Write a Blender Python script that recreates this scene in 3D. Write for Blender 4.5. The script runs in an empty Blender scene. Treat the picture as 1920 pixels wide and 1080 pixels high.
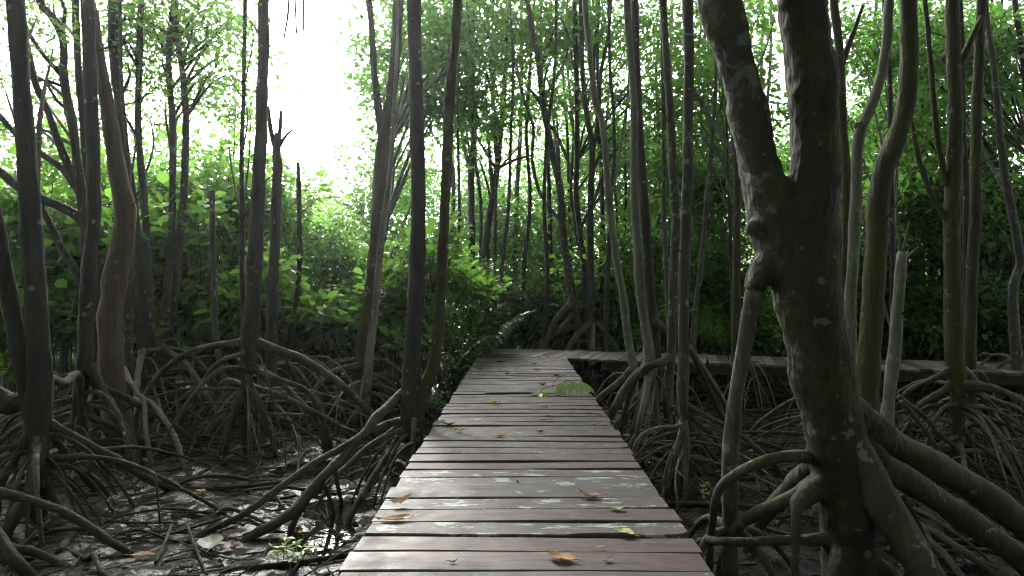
import bpy, math, random
import numpy as np
from mathutils import Vector, Matrix

# ------------------------------------------------------------------ camera, sky, sun, exposure
SC = bpy.context.scene
COL = SC.collection
F, VX, VY, EYE = 1200.0, 975.0, 546.0, 1.82      # focal length and horizon of the photograph (1920 px wide), eye height
HAZE = 0.0009
DECK = 0.70                                       # deck top above the mud

cam_d = bpy.data.cameras.new('camera')
cam_d.sensor_width = 36.0
cam_d.lens = 36.0 * F / 1920.0
cam_d.shift_x = (960 - VX) / 1920.0
cam_d.shift_y = (VY - 540) / 1920.0
cam_d.clip_start = 0.05
cam_d.clip_end = 3000
cam = bpy.data.objects.new('camera', cam_d)
cam.location = (0, 0, EYE)
cam.rotation_euler = (math.radians(90), 0, 0)
COL.objects.link(cam)
SC.camera = cam

SUN_DIR = Vector((-0.325, 1.0, 0.62)).normalized()      # towards the sun: in the gap above the path, a little left
ELEV = math.asin(SUN_DIR.z)
AZ = math.atan2(SUN_DIR.x, SUN_DIR.y)

world = bpy.data.worlds.new('World')
SC.world = world
world.use_nodes = True
wn = world.node_tree.nodes
wl = world.node_tree.links
wn.clear()
sky = wn.new('ShaderNodeTexSky')
sky.sky_type = 'NISHITA'
sky.sun_disc = False
sky.sun_elevation = ELEV
sky.sun_rotation = AZ
sky.air_density = 1.0
sky.dust_density = 4.0
sky.ozone_density = 1.0
hsv = wn.new('ShaderNodeHueSaturation')
hsv.inputs['Saturation'].default_value = 0.12        # thin overcast: almost white sky
wbg = wn.new('ShaderNodeBackground')
wbg.inputs['Strength'].default_value = 0.15
wout = wn.new('ShaderNodeOutputWorld')
wl.new(sky.outputs[0], hsv.inputs['Color'])
wl.new(hsv.outputs[0], wbg.inputs['Color'])
wl.new(wbg.outputs[0], wout.inputs['Surface'])

sun_d = bpy.data.lights.new('sun', 'SUN')
sun_d.energy = 2.4
sun_d.angle = math.radians(24)
sun_d.color = (1.0, 0.96, 0.88)
sun = bpy.data.objects.new('sun', sun_d)
sun.rotation_euler = (-SUN_DIR).to_track_quat('-Z', 'Y').to_euler()
sun.location = SUN_DIR * 60
COL.objects.link(sun)

SC.view_settings.view_transform = 'Standard'
SC.view_settings.look = 'None'
SC.view_settings.gamma = 1.0
SC.view_settings.exposure = 1.85
SC.render.engine = 'CYCLES'
SC.cycles.max_bounces = 8
SC.cycles.diffuse_bounces = 5
SC.cycles.glossy_bounces = 3
SC.cycles.transmission_bounces = 6
SC.cycles.filter_width = 1.1
SC.cycles.volume_bounces = 0
SC.cycles.caustics_reflective = False
SC.cycles.caustics_refractive = False
SC.cycles.sample_clamp_indirect = 6.0
SC.cycles.use_denoising = True
SC.cycles.use_adaptive_sampling = True
SC.cycles.adaptive_threshold = 0.025

# ------------------------------------------------------------------ helpers
def W(px, py, D):
    """The point of the place that stands D metres ahead and shows at this pixel of the photograph."""
    return np.array([(px - VX) / F * D, D, EYE - (py - VY) / F * D])

def gD(py, z=0.0):
    return (EYE - z) * F / (py - VY)

def link(o, parent=None):
    COL.objects.link(o)
    if parent is not None:
        o.parent = parent
    return o

def tag(o, label, cat, group=None):
    o['label'] = label
    o['category'] = cat
    if group:
        o['group'] = group
    return o

def thing(name, label, cat, loc, group=None):
    o = bpy.data.objects.new(name, None)
    o.location = loc
    o.empty_display_size = 0.1
    link(o)
    return tag(o, label, cat, group)

def mesh_np(name, V, faces, smooth=True, tint=None):
    """faces: (n,4) or (n,3) integer array, or a list of mixed faces"""
    me = bpy.data.meshes.new(name)
    if isinstance(faces, np.ndarray):
        k = faces.shape[1]
        me.vertices.add(len(V))
        me.vertices.foreach_set('co', np.asarray(V, np.float32).ravel())
        me.loops.add(faces.size)
        me.loops.foreach_set('vertex_index', faces.astype(np.int32).ravel())
        me.polygons.add(len(faces))
        me.polygons.foreach_set('loop_start', np.arange(0, faces.size, k, dtype=np.int32))
        me.polygons.foreach_set('loop_total', np.full(len(faces), k, np.int32))
        me.update(calc_edges=True)
    else:
        me.from_pydata([tuple(v) for v in V], [], [tuple(f) for f in faces])
    if smooth:
        me.polygons.foreach_set('use_smooth', np.ones(len(me.polygons), bool))
    if tint is not None:
        a = me.attributes.new('tint', 'FLOAT', 'POINT')
        a.data.foreach_set('value', np.asarray(tint, np.float32))
    me.update()
    return me

def obj(name, me, mat=None, parent=None, loc=None):
    o = bpy.data.objects.new(name, me)
    if mat is not None and not me.materials:
        me.materials.append(mat)
    if loc is not None:
        o.location = loc
    return link(o, parent)

def catmull(P, n):
    """resample a polyline of control rows (any width) into n rows along a Catmull-Rom curve"""
    P = np.asarray(P, float)
    if len(P) < 3:
        t = np.linspace(0, 1, n)[:, None]
        return P[0] * (1 - t) + P[-1] * t
    Q = np.vstack([2 * P[0] - P[1], P, 2 * P[-1] - P[-2]])
    seg = np.linalg.norm(np.diff(P[:, :3], axis=0), axis=1)
    cum = np.concatenate([[0], np.cumsum(seg)])
    s = np.linspace(0, cum[-1], n)
    i = np.clip(np.searchsorted(cum, s, side='right') - 1, 0, len(seg) - 1)
    t = ((s - cum[i]) / np.maximum(seg[i], 1e-9))[:, None]
    p0, p1, p2, p3 = Q[i], Q[i + 1], Q[i + 2], Q[i + 3]
    return 0.5 * (2 * p1 + (p2 - p0) * t + (2 * p0 - 5 * p1 + 4 * p2 - p3) * t ** 2 + (3 * p1 - p0 - 3 * p2 + p3) * t ** 3)

def tube(P, R, sides=8, rough=0.05, seed=0, knots=0.0):
    """a capped tube round the rows of P with radii R; uneven surface"""
    P = np.asarray(P, float)
    R = np.asarray(R, float)
    n = len(P)
    rng = np.random.default_rng(seed)
    T = np.gradient(P, axis=0)
    T /= np.maximum(np.linalg.norm(T, axis=1), 1e-9)[:, None]
    N = np.zeros_like(P)
    ref = np.array([1.0, 0, 0]) if abs(T[0, 0]) < 0.8 else np.array([0, 1.0, 0])
    u = ref - T[0] * np.dot(ref, T[0])
    u /= np.linalg.norm(u)
    for i in range(n):
        u = u - T[i] * np.dot(u, T[i])
        u /= np.linalg.norm(u)
        N[i] = u
    B = np.cross(T, N)
    th = np.linspace(0, 2 * math.pi, sides, endpoint=False)
    s = np.concatenate([[0], np.cumsum(np.linalg.norm(np.diff(P, axis=0), axis=1))])
    k = np.ones((n, sides))
    if rough > 0:
        rr = max(float(R.mean()), 0.01)
        for _ in range(5):
            f1 = rng.uniform(0.15, 1.1) / rr
            m = rng.integers(0, 4)
            k += rough * 0.55 * np.sin(s[:, None] * f1 + th[None, :] * m + rng.uniform(0, 6.3))
        k += rng.normal(0, rough * 0.35, (n, sides))
    if knots > 0:
        for _ in range(max(1, int(s[-1] / 0.28))):
            c = rng.uniform(0, s[-1])
            a = rng.uniform(0, 6.28)
            wd = rng.uniform(0.5, 1.1) * R.mean() + 0.012
            k += knots * rng.uniform(0.3, 1) * np.exp(-((s[:, None] - c) / wd) ** 2) * np.maximum(0, np.cos(th[None, :] - a)) ** 2
    V = P[:, None, :] + (R[:, None] * k)[:, :, None] * (np.cos(th)[None, :, None] * N[:, None, :] + np.sin(th)[None, :, None] * B[:, None, :])
    V = V.reshape(-1, 3)
    i = np.arange(n - 1)[:, None] * sides
    j = np.arange(sides)[None, :]
    j2 = (j + 1) % sides
    Fq = np.stack([i + j, i + j2, i + sides + j2, i + sides + j], -1).reshape(-1, 4)
    c0, c1 = len(V), len(V) + 1
    V = np.vstack([V, P[:1], P[-1:]])
    f0 = [[c0, (a + 1) % sides, a, a] for a in range(sides)]
    return V, Fq, sides, n

def tube_faces(t):
    V, Fq, sides, n = t
    faces = Fq.tolist()
    c0, c1 = len(V) - 2, len(V) - 1
    b = (n - 1) * sides
    for a in range(sides):
        faces.append([c0, (a + 1) % sides, a])
        faces.append([c1, b + a, b + (a + 1) % sides])
    return V, faces

def join(parts):
    Vs, Fs, off = [], [], 0
    for V, Fc in parts:
        Vs.append(V)
        Fs += [[i + off for i in f] for f in Fc]
        off += len(V)
    return np.vstack(Vs), Fs

def fuse(me, voxel, smooth=6, noise=None):
    """melt overlapping tubes into one skin"""
    o = bpy.data.objects.new('tmp', me)
    COL.objects.link(o)
    m = o.modifiers.new('r', 'REMESH')
    m.mode = 'VOXEL'
    m.voxel_size = voxel
    s = o.modifiers.new('s', 'SMOOTH')
    s.factor = 0.5
    s.iterations = smooth
    dg = bpy.context.evaluated_depsgraph_get()
    dg.update()
    res = bpy.data.meshes.new_from_object(o.evaluated_get(dg))
    bpy.data.objects.remove(o)
    if noise:
        n = len(res.vertices)
        co = np.zeros(n * 3, np.float32)
        res.vertices.foreach_get('co', co)
        co = co.reshape(-1, 3)
        no = np.zeros(n * 3, np.float32)
        res.vertices.foreach_get('normal', no)
        no = no.reshape(-1, 3)
        rng = np.random.default_rng(3)
        h = np.zeros(n)
        for f, a in noise:
            for _ in range(4):
                d = rng.normal(0, 1, 3)
                d /= np.linalg.norm(d)
                h += a * np.sin((co @ d) * f * rng.uniform(0.6, 1.5) + rng.uniform(0, 6) + 1.5 * np.sin((co @ rng.normal(0, 1, 3)) * f * 0.4))
        co += no * h[:, None]
        res.vertices.foreach_set('co', co.ravel())
    res.polygons.foreach_set('use_smooth', np.ones(len(res.polygons), bool))
    res.update()
    return res

class VNoise:
    def __init__(self, seed):
        self.g = np.random.default_rng(seed).uniform(-1, 1, (256, 256))
    def __call__(self, x, y, s):
        x = np.asarray(x) / s
        y = np.asarray(y) / s
        xi = np.floor(x).astype(int)
        yi = np.floor(y).astype(int)
        fx = x - xi
        fy = y - yi
        fx = fx * fx * (3 - 2 * fx)
        fy = fy * fy * (3 - 2 * fy)
        g = self.g
        a = g[xi % 256, yi % 256]
        b = g[(xi + 1) % 256, yi % 256]
        c = g[xi % 256, (yi + 1) % 256]
        d = g[(xi + 1) % 256, (yi + 1) % 256]
        return (a * (1 - fx) + b * fx) * (1 - fy) + (c * (1 - fx) + d * fx) * fy

VN1, VN2 = VNoise(5), VNoise(9)

def mud_z(x, y):
    x = np.asarray(x, float)
    y = np.asarray(y, float)
    z = 0.055 * VN1(x, y, 1.7) + 0.030 * VN2(x, y, 0.55) + 0.020 * VN1(x + 7, y, 0.21) + 0.010 * VN2(x, y + 3, 0.10)
    far = np.clip((y - 13) / 12, 0, 1)
    pool = 1.5 * np.exp(-(((x + 1.48) / 0.5) ** 2 + ((y - 4.75) / 0.85) ** 2)) + 1.0 * np.exp(-(((x + 2.75) / 0.55) ** 2 + ((y - 4.85) / 0.4) ** 2)) + 1.0 * np.exp(-(((x + 3.1) / 0.6) ** 2 + ((y - 6.9) / 0.5) ** 2)) + 0.9 * np.exp(-(((x + 2.2) / 0.5) ** 2 + ((y - 6.6) / 0.4) ** 2)) + 0.8 * np.exp(-(((x - 2.6) / 0.6) ** 2 + ((y - 8.6) / 0.5) ** 2)) + 0.9 * np.exp(-(((x - 2.9) / 0.5) ** 2 + ((y - 4.3) / 0.4) ** 2))
    return z + 0.25 * far + 0.022 - 0.055 * pool

# ------------------------------------------------------------------ materials
def new_mat(name):
    m = bpy.data.materials.new(name)
    m.use_nodes = True
    nt = m.node_tree
    nt.nodes.clear()
    out = nt.nodes.new('ShaderNodeOutputMaterial')
    return m, nt, out

class NB:
    """small node-tree builder"""
    def __init__(self, nt):
        self.nt = nt
    def n(self, t, **kw):
        x = self.nt.nodes.new(t)
        for k, v in kw.items():
            setattr(x, k, v)
        return x
    def l(self, a, b):
        self.nt.links.new(a, b)
    def coords(self, scale=(1, 1, 1), rnd=True):
        tc = self.n('ShaderNodeTexCoord')
        mp = self.n('ShaderNodeMapping')
        mp.inputs['Scale'].default_value = scale
        src = tc.outputs['Object']
        if rnd:
            oi = self.n('ShaderNodeObjectInfo')
            mul = self.n('ShaderNodeMath', operation='MULTIPLY')
            mul.inputs[1].default_value = 37.0
            self.l(oi.outputs['Random'], mul.inputs[0])
            add = self.n('ShaderNodeVectorMath', operation='ADD')
            self.l(src, add.inputs[0])
            self.l(mul.outputs[0], add.inputs[1])
            src = add.outputs[0]
        self.l(src, mp.inputs['Vector'])
        return mp.outputs[0]
    def noise(self, vec, scale, detail=4, rough=0.55, dist=0.0):
        x = self.n('ShaderNodeTexNoise')
        x.inputs['Scale'].default_value = scale
        x.inputs['Detail'].default_value = detail
        x.inputs['Roughness'].default_value = rough
        x.inputs['Distortion'].default_value = dist
        self.l(vec, x.inputs['Vector'])
        return x.outputs['Fac']
    def ramp(self, fac, stops, interp='LINEAR'):
        x = self.n('ShaderNodeValToRGB')
        cr = x.color_ramp
        cr.interpolation = interp
        while len(cr.elements) < len(stops):
            cr.elements.new(0.5)
        for e, (p, c) in zip(cr.elements, stops):
            e.position = p
            e.color = (c, c, c, 1) if isinstance(c, (int, float)) else (*c, 1)
        self.l(fac, x.inputs[0])
        return x.outputs[0]
    def mix(self, fac, a, b, blend='MIX'):
        x = self.n('ShaderNodeMix', data_type='RGBA', blend_type=blend)
        if isinstance(fac, (int, float)):
            x.inputs[0].default_value = fac
        else:
            self.l(fac, x.inputs[0])
        for s, v in ((x.inputs[6], a), (x.inputs[7], b)):
            if isinstance(v, tuple):
                s.default_value = (*v, 1)
            else:
                self.l(v, s)
        return x.outputs[2]
    def math(self, op, a, b=None):
        x = self.n('ShaderNodeMath', operation=op)
        for s, v in zip(x.inputs, (a, b)):
            if v is None:
                continue
            if isinstance(v, (int, float)):
                s.default_value = v
            else:
                self.l(v, s)
        return x.outputs[0]
    def bump(self, h, strength=0.5, dist=0.02, normal=None):
        x = self.n('ShaderNodeBump')
        x.inputs['Strength'].default_value = strength
        x.inputs['Distance'].default_value = dist
        self.l(h, x.inputs['Height'])
        if normal is not None:
            self.l(normal, x.inputs['Normal'])
        return x.outputs[0]
    def bsdf(self, color, rough, normal=None, spec=0.5):
        x = self.n('ShaderNodeBsdfPrincipled')
        if isinstance(color, tuple):
            x.inputs['Base Color'].default_value = (*color, 1)
        else:
            self.l(color, x.inputs['Base Color'])
        if isinstance(rough, (int, float)):
            x.inputs['Roughness'].default_value = rough
        else:
            self.l(rough, x.inputs['Roughness'])
        x.inputs['Specular IOR Level'].default_value = spec
        if normal is not None:
            self.l(normal, x.inputs['Normal'])
        return x.outputs[0]

def bark(name, c1, c2, lichen=0.3, moss=0.0, lich_col=(0.33, 0.34, 0.31), scale=1.0, streak=0.28, lich_shade_side=0.0):
    m, nt, out = new_mat(name)
    b = NB(nt)
    v = b.coords((scale, scale, scale * streak))
    vi = b.coords((scale, scale, scale))
    big = b.noise(v, 7, 5, 0.6)
    fine = b.noise(v, 45, 6, 0.65)
    col = b.mix(b.ramp(big, [(0.35, 0.0), (0.68, 1.0)]), c1, c2)
    col = b.mix(b.ramp(fine, [(0.3, 0.55), (0.7, 0.0)]), col, tuple(x * 0.35 for x in c1))
    # lichen blotches
    ln = b.noise(vi, 9, 6, 0.62, 0.6)
    if lich_shade_side:        # the lichen keeps to one side of this tree
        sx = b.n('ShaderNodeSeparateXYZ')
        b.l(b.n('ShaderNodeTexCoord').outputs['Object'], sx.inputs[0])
        shade_m = b.ramp(b.math('ADD', sx.outputs[0], 0.75), [(0.30, 0.0), (0.62, 0.62)])
        col = b.mix(shade_m, col, tuple(x * 0.35 for x in c1))  # right side darkened: shade and wet put into the bark colour
        ln = b.math('ADD', ln, b.math('MULTIPLY', b.ramp(b.math('MULTIPLY', b.math('ADD', sx.outputs[0], 0.75), 1.0), [(0.15, 1.0), (0.5, 0.0)]), lich_shade_side))
    th = 0.72 - 0.16 * lichen
    lm = b.ramp(ln, [(th, 0.0), (th + 0.035, 0.8)])
    lv = b.noise(vi, 60, 3)
    lc = b.mix(lv, lich_col, tuple(x * 0.62 for x in lich_col))
    col = b.mix(lm, col, lc)
    sp = b.n('ShaderNodeTexVoronoi')          # round crustose spots
    sp.inputs['Scale'].default_value = 11
    b.l(vi, sp.inputs['Vector'])
    so = b.n('ShaderNodeSeparateColor')
    b.l(sp.outputs['Color'], so.inputs[0])
    rad = b.math('MULTIPLY', b.math('SUBTRACT', so.outputs[0], 0.72), 0.95)
    sm = b.ramp(b.math('SUBTRACT', b.math('ADD', rad, b.math('MULTIPLY', b.noise(vi, 22, 5, 0.7), 0.34)), sp.outputs['Distance']), [(0.12, 0.0), (0.17, min(0.9, 0.35 + 0.6 * lichen))])
    col = b.mix(sm, col, lc)
    if moss > 0:
        mn = b.noise(vi, 3.2, 5, 0.6)
        mm = b.ramp(mn, [(0.62 - 0.3 * moss, 0.0), (0.75 - 0.2 * moss, 0.9)])
        mv = b.noise(vi, 30, 3)
        mc = b.mix(mv, (0.035, 0.045, 0.008), (0.09, 0.085, 0.018))
        col = b.mix(mm, col, mc)
    # dried and wet mud up to the tide line
    sz = b.n('ShaderNodeSeparateXYZ')
    b.l(b.n('ShaderNodeTexCoord').outputs['Object'], sz.inputs[0])
    zl = b.math('ADD', sz.outputs[2], b.math('MULTIPLY', b.noise(vi, 8, 4), 0.22))
    ml = b.ramp(zl, [(0.16, 0.85), (0.30, 0.0)])
    col = b.mix(ml, col, (0.024, 0.020, 0.017))
    vo = b.n('ShaderNodeTexVoronoi')
    vo.inputs['Scale'].default_value = 30
    b.l(v, vo.inputs['Vector'])
    h = b.math('ADD', b.math('MULTIPLY', fine, 0.7), b.math('MULTIPLY', vo.outputs['Distance'], 0.5))
    h = b.math('ADD', h, b.math('MULTIPLY', b.noise(v, 16, 5, 0.6), 0.9))
    h = b.math('ADD', h, b.math('MULTIPLY', lm, 0.12))
    nrm = b.bump(h, 0.9, 0.018)
    b.l(b.bsdf(col, b.ramp(fine, [(0.3, 0.7), (0.7, 0.92)]), nrm, 0.3), out.inputs[0])
    return m

M = {}
M['bark_grey'] = bark('bark_grey', (0.066, 0.060, 0.052), (0.135, 0.127, 0.113), 0.75)
M['bark_dark'] = bark('bark_dark', (0.036, 0.033, 0.030), (0.072, 0.066, 0.058), 0.30)
M['bark_moss'] = bark('bark_moss', (0.045, 0.040, 0.029), (0.085, 0.078, 0.053), 0.42, 0.75)
M['bark_red'] = bark('bark_red', (0.13, 0.088, 0.070), (0.18, 0.126, 0.10), 0.05, 0.0, streak=0.12)
M['bark_peel'] = bark('bark_peel', (0.060, 0.050, 0.042), (0.21, 0.195, 0.165), 0.5)
M['bark_pale'] = bark('bark_pale', (0.15, 0.14, 0.12), (0.30, 0.285, 0.25), 0.65)
M['bark_big'] = bark('bark_big', (0.040, 0.036, 0.029), (0.090, 0.083, 0.068), 0.6, 0.4, (0.20, 0.20, 0.185), lich_shade_side=0.10)
M['bark_root'] = bark('bark_root', (0.060, 0.054, 0.040), (0.125, 0.114, 0.088), 0.6, 0.3, (0.30, 0.31, 0.28))
M['root'] = bark('root', (0.064, 0.055, 0.043), (0.148, 0.130, 0.106), 0.30, 0.12)
M['root_dark'] = bark('root_dark', (0.045, 0.040, 0.034), (0.10, 0.091, 0.077), 0.25, 0.3)
M['root_pale'] = bark('root_pale', (0.14, 0.13, 0.115), (0.26, 0.245, 0.215), 0.4)
M['twig'] = bark('twig', (0.04, 0.034, 0.026), (0.09, 0.078, 0.06), 0.1)

def plank_mat(name, c1, c2, flake, worn, gloss=0.42):
    m, nt, out = new_mat(name)
    b = NB(nt)
    vg = b.coords((0.55, 7, 7))
    vi = b.coords((1, 1, 1))
    grain = b.noise(vg, 7, 7, 0.72)
    blot = b.noise(vi, 3.5, 5, 0.6)
    col = b.mix(b.ramp(blot, [(0.3, 0.0), (0.7, 1.0)]), c1, c2)
    col = b.mix(b.ramp(grain, [(0.34, 0.85), (0.52, 0.0)]), col, tuple(x * 0.36 for x in c1))
    col = b.mix(b.ramp(grain, [(0.55, 0.0), (0.72, 0.6)]), col, tuple(min(1, x * 1.7) for x in c2))
    if worn > 0:       # paint gone to grey wood
        vw = b.coords((1.0, 5, 5))
        wnz = b.noise(vw, 3.0, 7, 0.68, 0.4)
        wm = b.ramp(wnz, [(0.66 - 0.3 * worn, 0.0), (0.72 - 0.28 * worn, 0.85)])
        wood = b.mix(grain, (0.036, 0.031, 0.034), (0.112, 0.098, 0.106))
        col = b.mix(wm, col, wood)
    if flake > 0:      # pale crust of lichen and old primer
        vf = b.coords((1.2, 3.2, 3.2))
        fn = b.noise(vf, 4.2, 9, 0.74, 0.3)
        t0 = 0.74 - 0.24 * flake
        fm = b.ramp(fn, [(t0, 0.0), (t0 + 0.03, 0.9)])
        fv = b.noise(vi, 90, 3)
        fc = b.mix(fv, (0.28, 0.29, 0.27), (0.46, 0.47, 0.44))
        col = b.mix(fm, col, fc)
    algae = b.noise(vi, 2.2, 4, 0.6)
    col = b.mix(b.ramp(algae, [(0.6, 0.0), (0.72, 0.35)]), col, (0.075, 0.082, 0.045))
    r = b.ramp(b.noise(vi, 6, 5, 0.6), [(0.3, gloss - 0.14), (0.7, gloss + 0.2)])
    nrm = b.bump(grain, 0.55, 0.006)
    b.l(b.bsdf(col, r, nrm, 0.24), out.inputs[0])
    return m

M['plank_red'] = plank_mat('plank_red', (0.080, 0.051, 0.053), (0.106, 0.071, 0.073), 0.06, 0.12, 0.50)
M['plank_faded'] = plank_mat('plank_faded', (0.074, 0.051, 0.054), (0.100, 0.073, 0.077), 0.35, 0.5, 0.5)
M['plank_grey'] = plank_mat('plank_grey', (0.061, 0.051, 0.055), (0.088, 0.075, 0.081), 0.55, 1.0, 0.5)
M['plank_flaked'] = plank_mat('plank_flaked', (0.062, 0.053, 0.054), (0.090, 0.079, 0.080), 0.80, 1.0, 0.5)
M['plank_pale'] = plank_mat('plank_pale', (0.15, 0.13, 0.128), (0.23, 0.205, 0.20), 0.4, 0.3, 0.5)
M['timber_dark'] = plank_mat('timber_dark', (0.030, 0.026, 0.023), (0.05, 0.045, 0.04), 0.0, 0.3, 0.6)

def mud_mat():
    m, nt, out = new_mat('wet_mud')
    b = NB(nt)
    v = b.coords((1, 1, 1), False)
    n1 = b.noise(v, 2.3, 6, 0.62)
    n2 = b.noise(v, 28, 7, 0.7)
    n3 = b.noise(v, 9, 5, 0.6, 0.5)
    col = b.mix(b.ramp(n1, [(0.35, 0.0), (0.7, 1.0)]), (0.009, 0.008, 0.0075), (0.020, 0.017, 0.015))
    col = b.mix(b.ramp(n2, [(0.55, 0.0), (0.75, 0.5)]), col, (0.034, 0.029, 0.025))
    r = b.ramp(n3, [(0.36, 0.10), (0.47, 0.20), (0.52, 0.75), (0.62, 0.9)])
    h = b.math('ADD', b.math('MULTIPLY', n2, 0.7), n3)
    b.l(b.bsdf(col, r, b.bump(h, 0.42, 0.02), 0.14), out.inputs[0])
    return m
M['mud'] = mud_mat()

def water_mat():
    m, nt, out = new_mat('puddle_water')
    b = NB(nt)
    v = b.coords((1, 1, 1), False)
    n = b.noise(v, 7, 3)
    b.l(b.bsdf((0.012, 0.011, 0.010), 0.04, b.bump(n, 0.06, 0.02), 0.6), out.inputs[0])
    return m
M['water'] = water_mat()

def leaf_mat(name, dark, mid, light, trans, tr_fac=0.45, rough=0.38):
    m, nt, out = new_mat(name)
    b = NB(nt)
    at = b.n('ShaderNodeAttribute', attribute_name='tint')
    col = b.ramp(at.outputs['Fac'], [(0.0, dark), (0.5, mid), (0.93, light), (1.0, (light[0] * 1.6, light[1] * 1.1, light[2]))])
    tcol = b.mix(at.outputs['Fac'], tuple(x * 0.55 for x in trans), trans)
    p = b.bsdf(col, rough, None, 0.45)
    t = b.n('ShaderNodeBsdfTranslucent')
    b.l(tcol, t.inputs['Color'])
    mx = b.n('ShaderNodeMixShader')
    mx.inputs[0].default_value = tr_fac
    b.l(p, mx.inputs[1])
    b.l(t.outputs[0], mx.inputs[2])
    b.l(mx.outputs[0], out.inputs[0])
    return m

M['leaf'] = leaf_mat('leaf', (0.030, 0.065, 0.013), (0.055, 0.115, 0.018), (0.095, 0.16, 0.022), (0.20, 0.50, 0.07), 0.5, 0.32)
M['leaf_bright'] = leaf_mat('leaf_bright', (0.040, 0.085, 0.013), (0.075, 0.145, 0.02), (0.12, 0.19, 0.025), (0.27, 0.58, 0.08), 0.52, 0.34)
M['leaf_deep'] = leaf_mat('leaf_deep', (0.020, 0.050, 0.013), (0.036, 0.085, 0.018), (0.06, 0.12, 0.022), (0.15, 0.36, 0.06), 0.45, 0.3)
M['fern'] = leaf_mat('fern', (0.05, 0.10, 0.045), (0.075, 0.135, 0.06), (0.11, 0.165, 0.075), (0.20, 0.36, 0.10), 0.4, 0.25)

def simple_leaf(name, c, c2, rough=0.5, tr=0.2):
    m, nt, out = new_mat(name)
    b = NB(nt)
    v = b.coords((1, 1, 1))
    n = b.noise(v, 28, 5, 0.65)
    n2 = b.noise(v, 90, 3)
    col = b.mix(b.ramp(n, [(0.38, 0.0), (0.66, 1.0)]), c, c2)
    p = b.bsdf(col, rough, b.bump(n2, 0.3, 0.003), 0.4)
    t = b.n('ShaderNodeBsdfTranslucent')
    b.l(col, t.inputs['Color'])
    mx = b.n('ShaderNodeMixShader')
    mx.inputs[0].default_value = tr
    b.l(p, mx.inputs[1])
    b.l(t.outputs[0], mx.inputs[2])
    b.l(mx.outputs[0], out.inputs[0])
    return m
LEAFCOL = {
    'brown': simple_leaf('dead_brown', (0.21, 0.09, 0.04), (0.30, 0.15, 0.07)),
    'tan': simple_leaf('dead_tan', (0.38, 0.22, 0.11), (0.52, 0.35, 0.19)),
    'orange': simple_leaf('dead_orange', (0.38, 0.17, 0.05), (0.48, 0.25, 0.08)),
    'yellow': simple_leaf('fallen_yellow', (0.55, 0.42, 0.10), (0.68, 0.54, 0.17)),
    'lime': simple_leaf('fallen_lime', (0.36, 0.40, 0.10), (0.46, 0.48, 0.15)),
    'dark': simple_leaf('dead_dark', (0.045, 0.025, 0.018), (0.08, 0.04, 0.028)),
    'red': simple_leaf('dead_red', (0.20, 0.05, 0.035), (0.28, 0.08, 0.05)),
    'grey': simple_leaf('dead_grey', (0.22, 0.22, 0.19), (0.34, 0.34, 0.29)),
    'green': simple_leaf('fresh_green', (0.30, 0.44, 0.13), (0.40, 0.54, 0.20), 0.4, 0.4),
    'gold': simple_leaf('fallen_gold', (0.62, 0.36, 0.02), (0.70, 0.43, 0.03)),
}

# ------------------------------------------------------------------ ground and water
def axis(a, b, fine0, fine1, step, grow=1.25):
    c = list(np.arange(fine0, fine1 + 1e-6, step))
    s = step
    x = fine1
    while x < b:
        s *= grow
        x += s
        c.append(x)
    s = step
    x = fine0
    lo = []
    while x > a:
        s *= grow
        x -= s
        lo.append(x)
    return np.array(lo[::-1] + c)
gx = axis(-600, 600, -7.0, 8.0, 0.045)
gy = axis(-600, 900, 2.6, 13.5, 0.045)
GX, GY = np.meshgrid(gx, gy)
GZ = mud_z(GX, GY)
nx, ny = len(gx), len(gy)
ii = (np.arange(ny - 1)[:, None] * nx + np.arange(nx - 1)[None, :])
gf = np.stack([ii, ii + 1, ii + nx + 1, ii + nx], -1).reshape(-1, 4)
g = obj('ground', mesh_np('ground', np.stack([GX, GY, GZ], -1).reshape(-1, 3), gf), M['mud'])
g['kind'] = 'structure'
WZ = -0.020
wv = np.array([[-14, -6, WZ], [16, -6, WZ], [16, 15, WZ], [-14, 15, WZ]])
w = obj('water', mesh_np('water', wv, np.array([[0, 1, 2, 3]])), M['water'])
w['kind'] = 'structure'

# ------------------------------------------------------------------ boardwalks
def plank_mesh(quad, thick, seed, notches=(), segs=6, bend=0.004):
    """quad: front-left, front-right, back-right, back-left (xy), z = 0 at the top"""
    rng = np.random.default_rng(seed)
    fl, fr, br, bl = [np.array(q, float) for q in quad]
    ts = sorted(set(np.linspace(0, 1, segs + 1).round(4)) | {round(t, 4) for n_ in notches for t in n_[0]})
    V = []
    ph = rng.uniform(0, 6.28, 3)
    tilt = rng.normal(0, 0.0022)
    for t in ts:
        f = fl * (1 - t) + fr * t
        b_ = bl * (1 - t) + br * t
        d = b_ - f
        d /= np.linalg.norm(d)
        f = f + d * rng.normal(0, 0.0015)
        b_ = b_ + d * rng.normal(0, 0.0015)
        for n_t, n_d, side in notches:
            if n_t[0] - 1e-6 <= t <= n_t[-1] + 1e-6:
                dep = np.interp(t, n_t, n_d)
                if side == 'f':
                    f = f + d * dep
                else:
                    b_ = b_ - d * dep
        z = bend * math.sin(t * 4 + ph[0]) + rng.normal(0, 0.0007)
        c = 0.005
        for p, zz in ((f, -thick), (f, -c + z - tilt), (f + d * c, z - tilt), (b_ - d * c, z + tilt), (b_, -c + z + tilt), (b_, -thick)):
            V.append([p[0], p[1], zz])
    faces = []
    n = len(ts)
    for i in range(n - 1):
        for j in range(6):
            k = (j + 1) % 6
            faces.append([i * 6 + j, i * 6 + k, (i + 1) * 6 + k, (i + 1) * 6 + j][::-1])
    faces.append([0, 1, 2, 3, 4, 5])
    faces.append([(n - 1) * 6 + j for j in range(5, -1, -1)])
    return np.array(V), faces

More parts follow.
